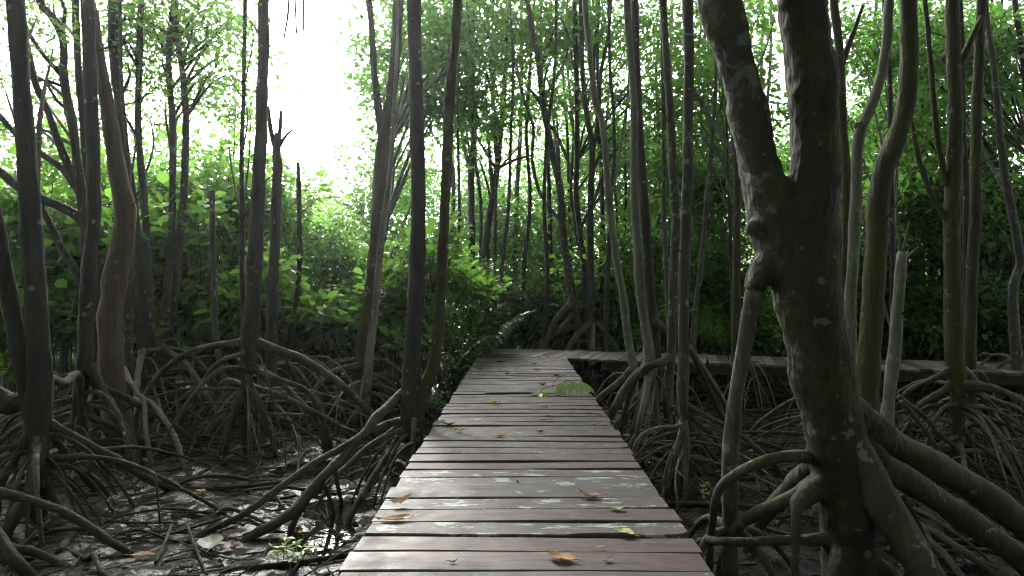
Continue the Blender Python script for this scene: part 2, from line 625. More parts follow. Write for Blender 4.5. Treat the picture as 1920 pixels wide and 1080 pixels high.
def box(cx, cy, cz, sx, sy, sz, rz=0.0):
    V = np.array([[x, y, z] for x in (-.5, .5) for y in (-.5, .5) for z in (-.5, .5)]) * [sx, sy, sz]
    c, s = math.cos(rz), math.sin(rz)
    R = np.array([[c, -s, 0], [s, c, 0], [0, 0, 1]])
    V = V @ R.T + [cx, cy, cz]
    Fc = [[0, 1, 3, 2], [4, 6, 7, 5], [0, 4, 5, 1], [2, 3, 7, 6], [0, 2, 6, 4], [1, 5, 7, 3]]
    return V, Fc

XL, XR = -0.724, 0.776
PITCH = 0.1835
walk = thing('boardwalk', 'straight timber boardwalk of red and grey planks running ahead over the mud', 'boardwalk', (0, 0, DECK))
SO = np.array([0.71, 10.67])
SD = np.array([0.9537, -0.3007])
SN = np.array([0.3007, 0.9537])
S0 = -0.62
SWID = 1.45
def side_pt(s, t):
    return SO + SD * s + SN * t

# colours of the planks nearest the eye as the photograph shows them, then a mixed run
near_seq = ['plank_grey', 'plank_red', 'plank_red', 'plank_flaked', 'plank_red', 'plank_flaked', 'plank_grey', 'plank_flaked', 'plank_flaked', 'plank_red', 'plank_red',
            'plank_grey', 'plank_grey', 'plank_red', 'plank_grey', 'plank_faded', 'plank_faded', 'plank_grey', 'plank_faded', 'plank_faded', 'plank_grey', 'plank_red']
y_first = 1344 / (1070 - 546.0) - PITCH          # back edge of the second plank shows at row 1070
prng = random.Random(4)
y = y_first - 8 * PITCH
i = -8
while y < 12.45:
    yc = y + PITCH / 2
    gap = 0.010 + prng.uniform(-0.002, 0.005)
    y0, y1 = y + gap / 2, y + PITCH - gap / 2
    xl = XL + prng.uniform(-0.012, 0.012)
    xr = XR + prng.uniform(-0.012, 0.012)
    xl2, xr2, xlb, xrb = xl, xr, xl, xr
    if yc > 10.60:
        def lim(yy):
            if yy < 10.86:
                return min(XR, 0.71 - (yy - 10.67) / 0.3153 - 0.02)
            return 0.12 + (yy - 10.86) * 0.3153 - 0.012
        xr2, xrb = lim(y0), lim(y1)
        xr2 = min(xr2, xr)
        xrb = min(xrb, xr)
    mat = near_seq[i] if 0 <= i < len(near_seq) else prng.choice(['plank_grey', 'plank_faded', 'plank_faded', 'plank_red', 'plank_faded'])
    notch = []
    if i == 3:
        notch = [((0.62, 0.66, 0.74, 0.80, 0.86), (0.0, 0.018, 0.024, 0.012, 0.0), 'f'), ((0.96, 0.98, 1.0), (0.0, 0.012, 0.03), 'f')]
    if i == 6:
        notch = [((0.0, 0.05, 0.12), (0.03, 0.02, 0.0), 'b')]
    if i == 12:
        notch = [((0.90, 0.95, 1.0), (0.0, 0.02, 0.05), 'f')]
    dz = prng.uniform(-0.003, 0.003)
    rz = prng.uniform(-0.003, 0.003)
    if abs(1344 / (735 - 546) - yc) < PITCH * 0.5:          # the rotten plank: most of it gone, a slanted remnant on the left
        notch = [((0.22, 0.26, 0.5, 0.72, 0.8), (0.0, 0.085, 0.095, 0.06, 0.0), 'f')]
        rz = -0.012
    if abs(1344 / (699.5 - 546) - yc) < PITCH * 0.5:
        notch = [((0.40, 0.45, 1.0), (0.0, 0.05, 0.055), 'f')]
    cx, cy = (xl + xr) / 2, yc
    V, Fc = plank_mesh(((xl - cx, y0 - cy), (xr2 - cx, y0 - cy), (xrb - cx, y1 - cy), (xlb - cx, y1 - cy)), 0.034, 100 + i, notch)
    o = obj('plank', mesh_np('plank', V, Fc, smooth=False), M[mat], walk, (cx, cy, dz))
    o.rotation_euler = (prng.uniform(-0.009, 0.009), prng.uniform(-0.003, 0.003), rz)
    y += PITCH
    i += 1
for x in (XL + 0.12, 0.026, XR - 0.12):
    V, Fc = box(x, 6.2, -0.12, 0.09, 12.3, 0.16)
    obj('beam', mesh_np('beam', V, Fc, False), M['timber_dark'], walk)
for yy in np.arange(1.2, 12.4, 1.85):
    V, Fc = box(0.026, yy, -0.26, 1.46, 0.09, 0.11)
    obj('joist', mesh_np('joist', V, Fc, False), M['timber_dark'], walk)
    for x in (XL + 0.16, XR - 0.16):
        V, Fc = tube_faces(tube([[x, yy + 0.1, -0.21], [x, yy + 0.1, -0.5], [x, yy + 0.1, -1.1]], [0.055] * 3, 8, 0.05, int(yy * 10)))
        obj('post', mesh_np('post', V, Fc), M['timber_dark'], walk)

side = thing('boardwalk', 'raised plank walkway branching off behind the trees towards the far bank', 'boardwalk', (SO[0], SO[1], DECK))
s = S0
k = 0
SP = 0.172
while s < 13.5:
    gap = 0.009 + prng.uniform(-0.003, 0.005)
    e0, e1 = prng.uniform(-0.03, 0.03), prng.uniform(-0.03, 0.03)
    a, b_, c, d = side_pt(s + gap / 2, e0), side_pt(s + SP - gap / 2, e0 + prng.uniform(-.008, .008)), side_pt(s + SP - gap / 2, SWID + e1), side_pt(s + gap / 2, SWID + e1)
    ctr = (a + b_ + c + d) / 4
    V, Fc = plank_mesh((b_ - ctr, c - ctr, d - ctr, a - ctr), 0.034, 900 + k, segs=4)
    mat = prng.choice(['plank_pale', 'plank_pale', 'plank_faded', 'plank_pale', 'plank_grey'])
    o = obj('plank', mesh_np('plank', V, Fc, False), M[mat], side, (ctr[0] - SO[0], ctr[1] - SO[1], prng.uniform(-0.004, 0.006)))
    o.rotation_euler = (prng.uniform(-0.008, 0.008), prng.uniform(-0.008, 0.008), prng.uniform(-0.01, 0.01) + (0.05 if k in (17, 18) else 0))
    s += SP
    k += 1
ang = math.atan2(SD[1], SD[0])
for t in (0.07, 0.7, SWID - 0.08):
    p = side_pt(6.95, t) - SO
    V, Fc = box(p[0], p[1], -0.106, 12.6, 0.08, 0.135, ang)
    obj('beam', mesh_np('beam', V, Fc, False), M['timber_dark'], side)
for s in np.arange(0.42, 13, 1.9):
    p = side_pt(s, SWID / 2) - SO
    V, Fc = box(p[0], p[1], -0.232, 0.09, SWID - 0.02, 0.11, ang)
    obj('joist', mesh_np('joist', V, Fc, False), M['timber_dark'], side)
    for t in (0.17, SWID - 0.17):
        p = side_pt(s + 0.08, t) - SO
        V, Fc = tube_faces(tube([[p[0], p[1], -0.18], [p[0], p[1], -0.6], [p[0], p[1], -1.1]], [0.05] * 3, 8, 0.05, int(s * 10)))
        obj('post', mesh_np('post', V, Fc), M['timber_dark'], side)

# ------------------------------------------------------------------ leaves
def leaf_arrays(C, A, N, L, Wd, rng, fold=0.18, cheap=False):
    """C base points, A axis, N normal, L length, Wd width -> vertices, quads"""
    A = A / np.linalg.norm(A, axis=1)[:, None]
    N = N - A * (A * N).sum(1)[:, None]
    N = N / np.maximum(np.linalg.norm(N, axis=1), 1e-6)[:, None]
    S = np.cross(A, N)
    L = L[:, None]
    Wd = Wd[:, None]
    if cheap:
        V = np.stack([C, C + A * L * 0.5 + S * Wd * 0.5 + N * L * 0.05, C + A * L - N * L * 0.06, C + A * L * 0.5 - S * Wd * 0.5 + N * L * 0.05], 1)
        n = len(C)
        Fq = (np.arange(n)[:, None] * 4 + np.arange(4)[None, :])
        return V.reshape(-1, 3), Fq, 4
    up = N * Wd * fold
    V = np.stack([C, C + A * L * 0.30 + S * Wd * 0.46 + up, C + A * L * 0.70 + S * Wd * 0.42 + up, C + A * L - N * L * 0.08,
                  C + A * L * 0.70 - S * Wd * 0.42 + up, C + A * L * 0.30 - S * Wd * 0.46 + up], 1)
    n = len(C)
    b = np.arange(n)[:, None] * 6
    Fq = np.concatenate([b + np.array([[0, 1, 2, 3]]), b + np.array([[0, 3, 4, 5]])], 0)
    return V.reshape(-1, 3), Fq, 6

def foliage(centres, radii, n_leaf, size, rng, per=13, twig=0.17, cheap=False, flat=0.6, hollow=0.45, round_=1.0, twigs=False):
    """leaves in small sprays filling one or more ellipsoids; returns vertices, quads, tint"""
    centres = np.atleast_2d(centres)
    radii = np.atleast_2d(radii)
    K = max(1, n_leaf // per)
    which = rng.integers(0, len(centres), K)
    d = rng.normal(0, 1, (K, 3))
    d /= np.linalg.norm(d, axis=1)[:, None]
    r = rng.uniform(hollow ** 2, 1, K) ** 0.5 * rng.choice([1.0, 1.0, 1.0, 1.12, 1.22], K)
    ctr = centres[which] + d * r[:, None] * radii[which]
    n = K * per
    c = np.repeat(ctr, per, 0)
    dd = np.repeat(d, per, 0)
    off = rng.normal(0, 1, (n, 3)) * np.array([1, 1, flat]) * twig
    A = off / twig + dd * 0.8 + np.array([0, 0, -0.35]) + rng.normal(0, 0.35, (n, 3))
    N = np.array([0, 0, 1.0]) + rng.normal(0, 0.48, (n, 3))
    L = size * rng.uniform(0.65, 1.25, n)
    Wd = L * rng.uniform(0.42, 0.62, n) * round_
    V, Fq, per_v = leaf_arrays(c + off, A, N, L, Wd, rng, cheap=cheap)
    tw = np.repeat(rng.uniform(0, 1, K), per)
    tint = np.clip(0.55 * tw + 0.45 * rng.uniform(0, 1, n) , 0, 1)
    tint = np.where(rng.uniform(0, 1, n) < 0.006, 1.0, tint * 0.9)
    tint = np.repeat(tint, per_v)
    if twigs:
        a, c0 = ctr, centres[which] * 0.7 + ctr * 0.3
        mid = (a + c0) / 2 + rng.normal(0, 0.06, a.shape)
        for p0, p1, wd in ((c0, mid, 0.007), (mid, a, 0.004)):
            for ax in (np.array([1.0, 0.2, 0]), np.array([0, 0.2, 1.0])):
                off = np.cross(p1 - p0, ax)
                off /= np.maximum(np.linalg.norm(off, axis=1), 1e-6)[:, None]
                q = np.stack([p0 - off * wd, p0 + off * wd, p1 + off * wd * 0.7, p1 - off * wd * 0.7], 1).reshape(-1, 3)
                Fq = np.vstack([Fq, len(V) + np.arange(len(q)).reshape(-1, 4)])
                V = np.vstack([V, q])
                tint = np.concatenate([tint, np.full(len(q), -1.0)])
    return V, Fq, tint

LOBES = {}
def make_lobes(key, mat, r, n_leaf, size, variants, **kw):
    out = []
    for v in range(variants):
        rng = np.random.default_rng(hash_key(key) + v)
        nb = 8
        cs = rng.normal(0, 0.50, (nb, 3)) * r * np.array([1, 1, 0.8])
        rs = r * rng.uniform(0.22, 0.62, (nb, 1)) * np.array([[1, 1, 0.72]])
        V, Fq, tint = foliage(cs, rs, n_leaf, size, rng, twigs=key != 'roof', **kw)
        me = mesh_np('crown', V, Fq, smooth=False, tint=tint)
        me.materials.append(mat)
        me.materials.append(M['twig'])
        me.polygons.foreach_set('material_index', (tint[Fq[:, 0]] < -0.5).astype(np.int32))
        out.append(me)
    LOBES[key] = (out, r)
def hash_key(s):
    return sum((i + 1) * ord(c) for i, c in enumerate(s)) % 9973

make_lobes('open', M['leaf'], 1.0, 340, 0.145, 6, twig=0.17)
make_lobes('dense', M['leaf'], 1.0, 950, 0.14, 6, twig=0.2, hollow=0.2)
make_lobes('bright', M['leaf_bright'], 1.0, 420, 0.165, 6, twig=0.24, hollow=0.1, round_=1.3)
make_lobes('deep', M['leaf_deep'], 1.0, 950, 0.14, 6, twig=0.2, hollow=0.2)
make_lobes('broad', M['leaf_bright'], 0.5, 150, 0.19, 4, twig=0.17, hollow=0.1, round_=1.45)
make_lobes('spray', M['leaf_bright'], 0.5, 170, 0.085, 4, twig=0.10)
make_lobes('roof', M['leaf'], 2.2, 2600, 0.19, 3, twig=0.30, cheap=True)

lrng = random.Random(11)
def lobe(parent, base, key, p, r, name='crown'):
    """a mass of leaves of one tree or shrub round the point p"""
    meshes, r0 = LOBES[key]
    o = bpy.data.objects.new(name, lrng.choice(meshes))
    o.location = (p[0] - base[0], p[1] - base[1], p[2] - base[2])
    o.rotation_euler = (lrng.uniform(-.3, .3), lrng.uniform(-.3, .3), lrng.uniform(0, 6.28))
    s = r / r0
    o.scale = (s * lrng.uniform(.9, 1.15), s * lrng.uniform(.9, 1.15), s * lrng.uniform(.85, 1.1))
    return link(o, parent)

# ------------------------------------------------------------------ trees
rng_tree = random.Random(21)

def px_path(path, D, base):
    """rows of (px, py, width px[, depth]) -> rows of (x, y, z, radius) relative to the tree's base"""
    out = []
    for row in path:
        d = row[3] if len(row) > 3 else D
        p = W(row[0], row[1], d)
        out.append([p[0] - base[0], p[1] - base[1], p[2] - base[2], row[2] / F * d / 2])
    return np.array(out)

def stem_mesh(rows, sides=12, step=0.09, rough=0.06, knots=0.25, seed=0):
    ln = np.linalg.norm(np.diff(rows[:, :3], axis=0), axis=1).sum()
    n = int(np.clip(ln / step, 5, 90))
    r = catmull(rows, n)
    r[:, 3] = np.maximum(r[:, 3], 0.003)
    return tube_faces(tube(r[:, :3], r[:, 3], sides, rough, seed, knots))

def auto_root(hub, ang, h, reach, r0, rng, wig=0.06):
    """an arched stilt root from the trunk at height h down to the mud"""
    ts = np.linspace(0, 1, 7)
    rise = rng.uniform(0.0, 0.12)
    pw = rng.uniform(1.5, 2.6)
    pts = []
    bx, by = hub
    side = ang + math.pi / 2
    ph = rng.uniform(0, 6.28)
    am = rng.uniform(0, wig) * reach
    for t in ts:
        d = reach * t ** 0.85
        z = h * (1 - t ** pw) + rise * math.sin(math.pi * min(1, t * 1.6)) * h - 0.10 * t ** 6
        o = am * math.sin(ph + t * 4.5) * t
        pts.append([bx + math.cos(ang) * d + math.cos(side) * o, by + math.sin(ang) * d + math.sin(side) * o, z, r0 * (1 - 0.5 * t) * (1.55 if t == 0 else 1.0)])
    return np.array(pts)

def add_root(parent, rows, mat, seed, fork=0.0, sides=7, rng=None):
    parts = [stem_mesh(rows, sides, 0.06, 0.10, 0.38, seed)]
    forks = []
    if rng is not None:
        nf = (1 if rng.random() < fork else 0) + (1 if rng.random() < fork * 0.5 else 0)
        for q in range(nf):
            j = rng.randint(2, 4)
            p = rows[j].copy()
            dirv = rows[-1][:2] - rows[0][:2]
            a = math.atan2(dirv[1], dirv[0]) + rng.choice([-1, 1]) * rng.uniform(0.3, 1.0)
            reach = rng.uniform(0.3, 0.9) * max(0.3, p[2] + 0.2)
            f = auto_root((p[0], p[1]), a, max(0.05, p[2]), reach, p[3] * rng.uniform(0.55, 0.8), rng)
            forks.append(stem_mesh(f, 6, 0.085, 0.07, 0.1, seed + 1 + q))
    o = obj('prop_root', mesh_np('prop_root', *parts[0]), mat, parent)
    for V, Fc in forks:
        obj('rootlet', mesh_np('rootlet', V, Fc), mat, o)
    return o

TREES = {}
def tree(key, label, D, path, mat='bark_grey', hub=None, roots=0, spread=1.0, rw=None, root_mat='root', limbs=(), traced=(), top=None,
         dead=False, ground_py=None, taper=0.72, group=None, limb_mat=None, crown='roof', n_roof=3, name='mangrove_tree', cat='tree', sides=12, fork=0.45, hub_taper=True, seed=None):
    seed = seed or hash_key(key)
    rng = random.Random(seed)
    last = path[-1]
    b0 = W(last[0], last[1], last[3] if len(last) > 3 else D)
    base = np.array([b0[0], b0[1], 0.0])
    t = thing(name, label, cat, tuple(base), group)
    rows = px_path(path, D, base)
    foot = rows[-1].copy()
    foot_r = foot[3] * (taper if hub_taper else 1.0)
    down = []
    if foot[2] > 0.12:
        down = [[foot[0] + rng.uniform(-.02, .02), foot[1], foot[2] * 0.5, (foot[3] + foot_r) / 2], [foot[0], foot[1], -0.14, foot_r]]
    else:
        down = [[foot[0], foot[1], -0.14, foot[3]]]
    rows = np.vstack([rows, down])
    crown_pts = []
    n_roof = 0 if D >= 7.5 else min(n_roof, 2)
    if not dead:
        ztop = top if top else 8.2 + rng.uniform(0, 2.0)
        p = rows[0].copy()
        lean = np.clip((rows[0, :2] - rows[1, :2]) / max(0.3, rows[0, 2] - rows[1, 2]), -0.25, 0.25)
        up = []
        zz = p[2]
        while zz < ztop:
            zz += 0.9
            p = p.copy()
            p[:2] += lean * 0.9 * 0.7 + np.array([rng.uniform(-.06, .06), rng.uniform(-.06, .06)])
            p[2] = zz
            p[3] *= 0.86
            up.insert(0, p)
        if up:
            rows = np.vstack([np.array(up), rows])
        tip = rows[0]
        for q in range(n_roof):
            crown_pts.append(base + tip[:3] + np.array([rng.uniform(-1.6, 1.6), rng.uniform(-1.6, 1.6), rng.uniform(0.6, 1.8)]))
    V, Fc = stem_mesh(rows, sides, 0.10, 0.05, 0.22, seed)
    obj('trunk', mesh_np('trunk', V, Fc), M[mat], t)
    for j, lb in enumerate(limbs):
        lr = px_path(lb, D, base)
        if lb[0][1] <= 2 and not dead:
            p = lr[0].copy()
            for q in range(2):
                p = p.copy()
                dv = lr[0, :3] - lr[1, :3]
                p[:3] += dv / max(1e-6, np.linalg.norm(dv)) * 0.9
                p[3] *= 0.75
                lr = np.vstack([p, lr])
        V, Fc = stem_mesh(lr, 9, 0.09, 0.06, 0.2, seed + 7 + j)
        obj('limb', mesh_np('limb', V, Fc), M[limb_mat or mat], t)
    for j, tr in enumerate(traced):
        m = root_mat
        if isinstance(tr[-1], str):
            m, tr = tr[-1], tr[:-1]
        lr = px_path(tr, D, base)
        end = lr[-1].copy()
        if end[2] > -0.05:
            dv = lr[-1, :2] - lr[-2, :2]
            end = end.copy()
            end[:2] += dv * 0.12
            end[2] = -0.12
            lr = np.vstack([lr, end])
        add_root(t, lr, M[m], seed + 31 + j, 0.0, 9)
    if roots:
        hz = EYE - ((hub or last[1]) - VY) / F * D
        hz = max(0.25, hz)
        r0 = (rw or last[2] * 0.42) / F * D / 2
        a0 = rng.uniform(0, 6.28)
        hx, hy = 0.0, 0.0
        nr = int(round(roots * (1.9 if D < 12 else 1.2)))
        for j in range(nr):
            a = a0 + j * 2.399 + rng.uniform(-.3, .3)
            h = hz * rng.uniform(0.30, 1.0)
            reach = spread * rng.uniform(0.45, 1.0) * (0.45 + 0.55 * h / hz)
            if rng.random() < 0.28:
                h, reach = hz * rng.uniform(0.2, 0.6), spread * rng.uniform(0.9, 1.5)
            # keep the stilt roots out of the deck
            ex = base[0] + math.cos(a) * reach
            if abs(base[0] + 0.0) > 0.8 and XL - 0.08 < ex < XR + 0.08 and base[1] < 12.6:
                reach = max(0.12, (abs(base[0]) - 0.86) / max(0.2, abs(math.cos(a))))
                reach = min(reach, spread)
            lr = auto_root((hx, hy), a, h, reach, r0 * rng.uniform(0.42, 0.95), rng)
            rm = root_mat if rng.random() < 0.75 else 'root_pale' if root_mat == 'root' else root_mat
            add_root(t, lr, M[rm], seed + 200 + j, fork, 6 if D > 8 else 7, rng)
    if roots and D < 9.6:
        for j in range(int(roots * 0.9) + 2):            # roots that run along the mud
            a = rng.uniform(0, 6.28)
            st = rng.uniform(0.25, 0.9) * spread
            p = np.array([math.cos(a) * st, math.sin(a) * st])
            hd = a + rng.uniform(-.9, .9)
            rr = rng.uniform(0.009, 0.024)
            pts = []
            for q in range(7):
                wx, wy = base[0] + p[0], base[1] + p[1]
                if XL - 0.05 < wx < XR + 0.05 and wy < 12.6:
                    break
                arch = 0.10 * math.sin(q * 1.3 + j) * rng.random()
                pts.append([p[0], p[1], float(mud_z(wx, wy)) + rr * 0.5 + max(-0.02, arch), rr * (1 - 0.09 * q)])
                hd += rng.uniform(-.35, .35)
                p = p + np.array([math.cos(hd), math.sin(hd)]) * rng.uniform(0.16, 0.34)
            if len(pts) >= 4:
                add_root(t, np.array(pts), M[root_mat], seed + 400 + j, 0.0, 6)
    if D < 10.5:
        for j in range(5):                                # short dead twigs
            q = rows[rng.randrange(1, len(rows) - 2)]
            if q[2] < 1.4 or q[2] > 6.5:
                continue
            a = rng.uniform(0, 6.28)
            ln = rng.uniform(0.08, 0.5)
            dv = np.array([math.cos(a), math.sin(a), rng.uniform(0.1, 1.0)]) * ln
            tw = np.array([[*q[:3], 0.010], [*(q[:3] + dv * .5 + np.array([rng.uniform(-.04, .04), 0, 0.02])), 0.007], [*(q[:3] + dv), 0.003]])
            V, Fc = stem_mesh(tw, 5, 0.07, 0.08, 0.3, seed + j)
            obj('twig', mesh_np('twig', V, Fc), M['twig'], t)
    for p in crown_pts:
        lobe(t, base, crown, p, rng.uniform(1.5, 2.2))
    TREES[key] = dict(o=t, base=base, rows=rows, D=D, mat=mat)
    return t

def crown(key, pts):
    """leaf masses of the tree KEY: rows of (px, py, depth, radius m, kind); each hangs on a limb from the nearest part of its trunk"""
    T = TREES[key]
    base, rows = T['base'], T['rows']
    for row in pts:
        p = W(row[0], row[1], row[2])
        rel = p - base
        # limb from a point of the trunk a little lower than the leaves
        zt = np.clip(rel[2] - 0.8 * np.linalg.norm(rel[:2] - rows[0, :2]) - 0.2, rows[:, 2].min() + 1.0, rows[:, 2].max())
        idx = int(np.argmin(np.abs(rows[:, 2] - zt)))
        q = rows[idx]
        mid = (q[:3] + rel) / 2 + np.array([lrng.uniform(-.15, .15), lrng.uniform(-.15, .15), 0.12])
        lr = np.array([[*q[:3], min(q[3] * 0.5, 0.035)], [*mid, min(q[3] * .4, 0.024)], [*rel, 0.008]])
        V, Fc = stem_mesh(lr, 6, 0.14, 0.06, 0.2, lrng.randint(0, 9999))
        obj('limb', mesh_np('limb', V, Fc), M['bark_dark'], T['o'])
        lobe(T['o'], base, row[4], p, row[3])

# --- left bank
tree('L1', 'dark straight trunk at the far left edge on a heap of thick arching roots', 5.0,
     [(29, -5, 30), (36, 100, 29), (43, 200, 29), (50, 300, 31), (57, 400, 35), (64, 500, 36), (70, 600, 37), (74, 690, 40), (72, 770, 46), (70, 840, 34)],
     'bark_dark', hub=770, roots=14, spread=1.3, root_mat='root_dark', taper=0.6, sides=16,
     limbs=[[(-30, 330, 20), (-4, 430, 24), (12, 530, 28), (32, 630, 31), (50, 720, 34), (66, 775, 36)]],
     traced=[
         [(30, 752, 26), (74, 780, 19), (122, 810, 17, 5.1), (174, 839, 17, 5.25), (230, 869, 16, 5.4), (281, 898, 15, 5.55), (333, 926, 13, 5.7)],
         [(-70, 900, 20, 4.4), (0, 922, 17, 4.4), (48, 935, 16, 4.4), (111, 956, 16, 4.4), (148, 976, 16, 4.4), (193, 1006, 15, 4.4), (246, 1041, 13, 4.4)],
         [(74, 785, 20), (66, 840, 16, 4.95), (59, 887, 15, 4.85), (48, 939, 14, 4.75), (11, 1013, 13, 4.65)],
         [(74, 800, 18), (77, 840, 14, 4.95), (80, 887, 14, 4.95), (100, 935, 13, 5.0), (126, 976, 12, 5.05)],
         [(80, 795, 18), (100, 822, 13, 5.1), (137, 865, 12, 5.3), (167, 906, 12, 5.5), (193, 936, 11, 5.6)],
         [(85, 850, 14), (104, 880, 11, 5.2), (137, 910, 10, 5.5), (159, 926, 9, 5.7)],
         [(-40, 950, 26, 4.05), (0, 1013, 25, 4.05), (22, 1046, 25, 4.0), (62, 1085, 22, 4.0)],
         [(0, 1020, 20, 4.2), (18, 1028, 17, 4.2), (67, 1035, 16, 4.2), (118, 1061, 15, 4.15), (165, 1086, 14, 4.1)],
         [(66, 800, 18), (52, 817, 15, 4.95), (22, 872, 14, 4.9), (-5, 925, 13, 4.85)],
         [(-110, 660, 46, 4.9), (-50, 715, 44, 4.9), (10, 757, 40, 5.0), (66, 775, 34)],
         [(60, 730, 24), (92, 712, 17, 5.2), (120, 718, 16, 5.6), (150, 716, 14, 6.3)],
     ])
tree('L2', 'dark slender trunk just before the smooth reddish one', 6.4,
     [(163, -5, 22), (167, 100, 22), (171, 200, 23), (175, 330, 23), (176, 400, 23), (165, 525, 24), (160, 620, 25), (158, 680, 27), (147, 760, 24)],
     'bark_dark', hub=740, roots=11, spread=1.3, root_mat='root_dark', ground_py=890,
     traced=[
         [(168, 680, 20), (174, 699, 18), (200, 747, 16), (226, 791, 15, 6.4), (252, 839, 14, 6.4), (268, 884, 12, 6.45)],
         [(155, 760, 18), (167, 780, 13), (207, 798, 13, 6.5), (255, 821, 12, 6.7), (307, 843, 12, 6.9), (344, 860, 11, 7.0)],
         [(165, 715, 16), (196, 728, 12, 6.6), (252, 754, 12, 6.8), (281, 769, 11, 6.9), (333, 802, 11, 7.0), (381, 850, 10, 7.2)],
     ])
tree('L3', 'smooth reddish brown trunk with a bend in the middle', 7.0,
     [(170, -8, 10), (178, 20, 12), (184, 80, 14), (192, 140, 20), (202, 200, 25), (211, 260, 28), (218, 310, 30), (226, 350, 33), (235, 400, 35), (231, 450, 38), (219, 500, 41), (213, 543, 41), (206, 600, 42), (208, 660, 41), (213, 740, 44), (219, 800, 50), (222, 846, 56)],
     'bark_red', roots=3, hub=800, spread=0.7, hub_taper=False, sides=16)
tree('L8', 'many-stemmed dark tree fanning out behind the slender trunk at the left', 8.2,
     [(72, -5, 13), (100, 33, 13), (113, 56, 13), (120, 89, 13), (119, 137, 14), (126, 185, 15), (135, 222, 15), (141, 274, 15), (148, 333, 17), (158, 390, 22), (166, 460, 24), (170, 560, 26), (172, 660, 26)],
     'bark_dark', hub=680, roots=9, spread=1.5,
     limbs=[[(38, 20, 6), (59, 70, 7), (85, 107, 8), (114, 140, 9)],
            [(50, 80, 10), (56, 111, 11), (67, 159, 12), (89, 207, 12), (107, 259, 13), (126, 307, 14), (150, 365, 15), (164, 420, 15)],
            [(-40, 190, 9), (0, 218, 10), (22, 244, 10), (67, 281, 11), (115, 315, 12), (140, 350, 12)],
            [(-60, 290, 15), (0, 322, 16), (33, 348, 17), (81, 374, 17), (141, 402, 17), (168, 440, 17)],
            [(62, 345, 8), (78, 388, 11), (100, 433, 12), (122, 477, 12), (150, 522, 13), (170, 570, 12)],
            [(115, 0, 6), (122, 20, 7), (118, 60, 8)],
            [(70, 150, 5), (90, 152, 6), (118, 162, 7)],
            [(90, 160, 4), (108, 190, 6), (132, 210, 7)]])
tree('L9', 'thin dark trunk rising close behind the slender trunk at the left', 8.8,
     [(141, -5, 13), (144, 74, 12), (148, 148, 12), (155, 222, 12), (160, 296, 12), (166, 400, 13), (180, 520, 14), (185, 640, 15)],
     'bark_dark', hub=690, roots=6, spread=1.1)
tree('L4', 'dark trunk half hidden behind the smooth reddish one', 9.0,
     [(212, -5, 18), (213, 60, 18), (216, 130, 18), (222, 190, 14), (228, 250, 11), (236, 290, 9), (246, 330, 9), (252, 380, 10), (258, 450, 15), (264, 540, 18), (268, 630, 20)],
     'bark_dark', hub=650, roots=9, spread=1.3)
tree('L10', 'greyish short post-like trunk between reddish trunk and root hub', 8.4,
     [(240, 300, 8), (243, 400, 10), (243, 490, 13), (243, 560, 14), (241, 640, 16), (240, 700, 17)],
     'bark_grey', hub=720, roots=4, spread=0.8, top=6.0, n_roof=1)
tree('L5', 'straight trunk with leafy shoots, standing on a high root hub', 9.3,
     [(265, -5, 11), (262, 60, 11), (261, 130, 12), (259, 200, 11), (260, 260, 12), (268, 350, 13), (274, 430, 13), (279, 520, 13), (282, 610, 14), (284, 645, 16)],
     'bark_grey', hub=640, roots=12, spread=1.7,
     traced=[
         [(274, 640, 14), (262, 680, 12, 8.6), (256, 735, 11, 8.0), (258, 770, 10, 7.6), 'root_pale'],
         [(232, 690, 9, 7.4), (255, 735, 9, 7.0), (270, 752, 9, 6.9), (274, 810, 9, 6.6), (286, 891, 8, 6.35), 'root_pale'],
         [(268, 750, 9, 6.9), (284, 755, 9, 6.9), (307, 784, 9, 6.7), (330, 824, 9, 6.5), (350, 896, 8, 6.25), 'root_pale'],
         [(292, 640, 12), (320, 660, 11, 9.0), (355, 690, 10, 8.6), (400, 760, 9, 8.2), (430, 820, 8, 8.0)],
     ])
tree('L6', 'left one of two trunks that spring from one root at the clearing', 9.6,
     [(327, -5, 11), (320, 60, 11), (316, 111, 11), (319, 170, 11), (323, 222, 12), (324, 300, 12), (323, 380, 12), (320, 451, 13), (313, 562, 15), (308, 628, 18)],
     'bark_grey', hub=640, roots=9, spread=1.6)
tree('L7', 'right one of two trunks sharing a root, with a fork leaning right', 9.7,
     [(329, -5, 9), (333, 70, 10), (340, 120, 10), (345, 160, 12), (349, 222, 12), (347, 300, 13), (344, 370, 13), (337, 451, 14), (326, 562, 16), (320, 628, 18)],
     'bark_grey', hub=645, roots=8, spread=1.6,
     limbs=[[(412, 105, 3), (385, 125, 5), (365, 143, 6), (347, 158, 8)], [(300, 12, 4), (285, 45, 5), (310, 60, 7), (340, 90, 7)], [(390, 70, 3), (365, 90, 5), (340, 110, 6)]])
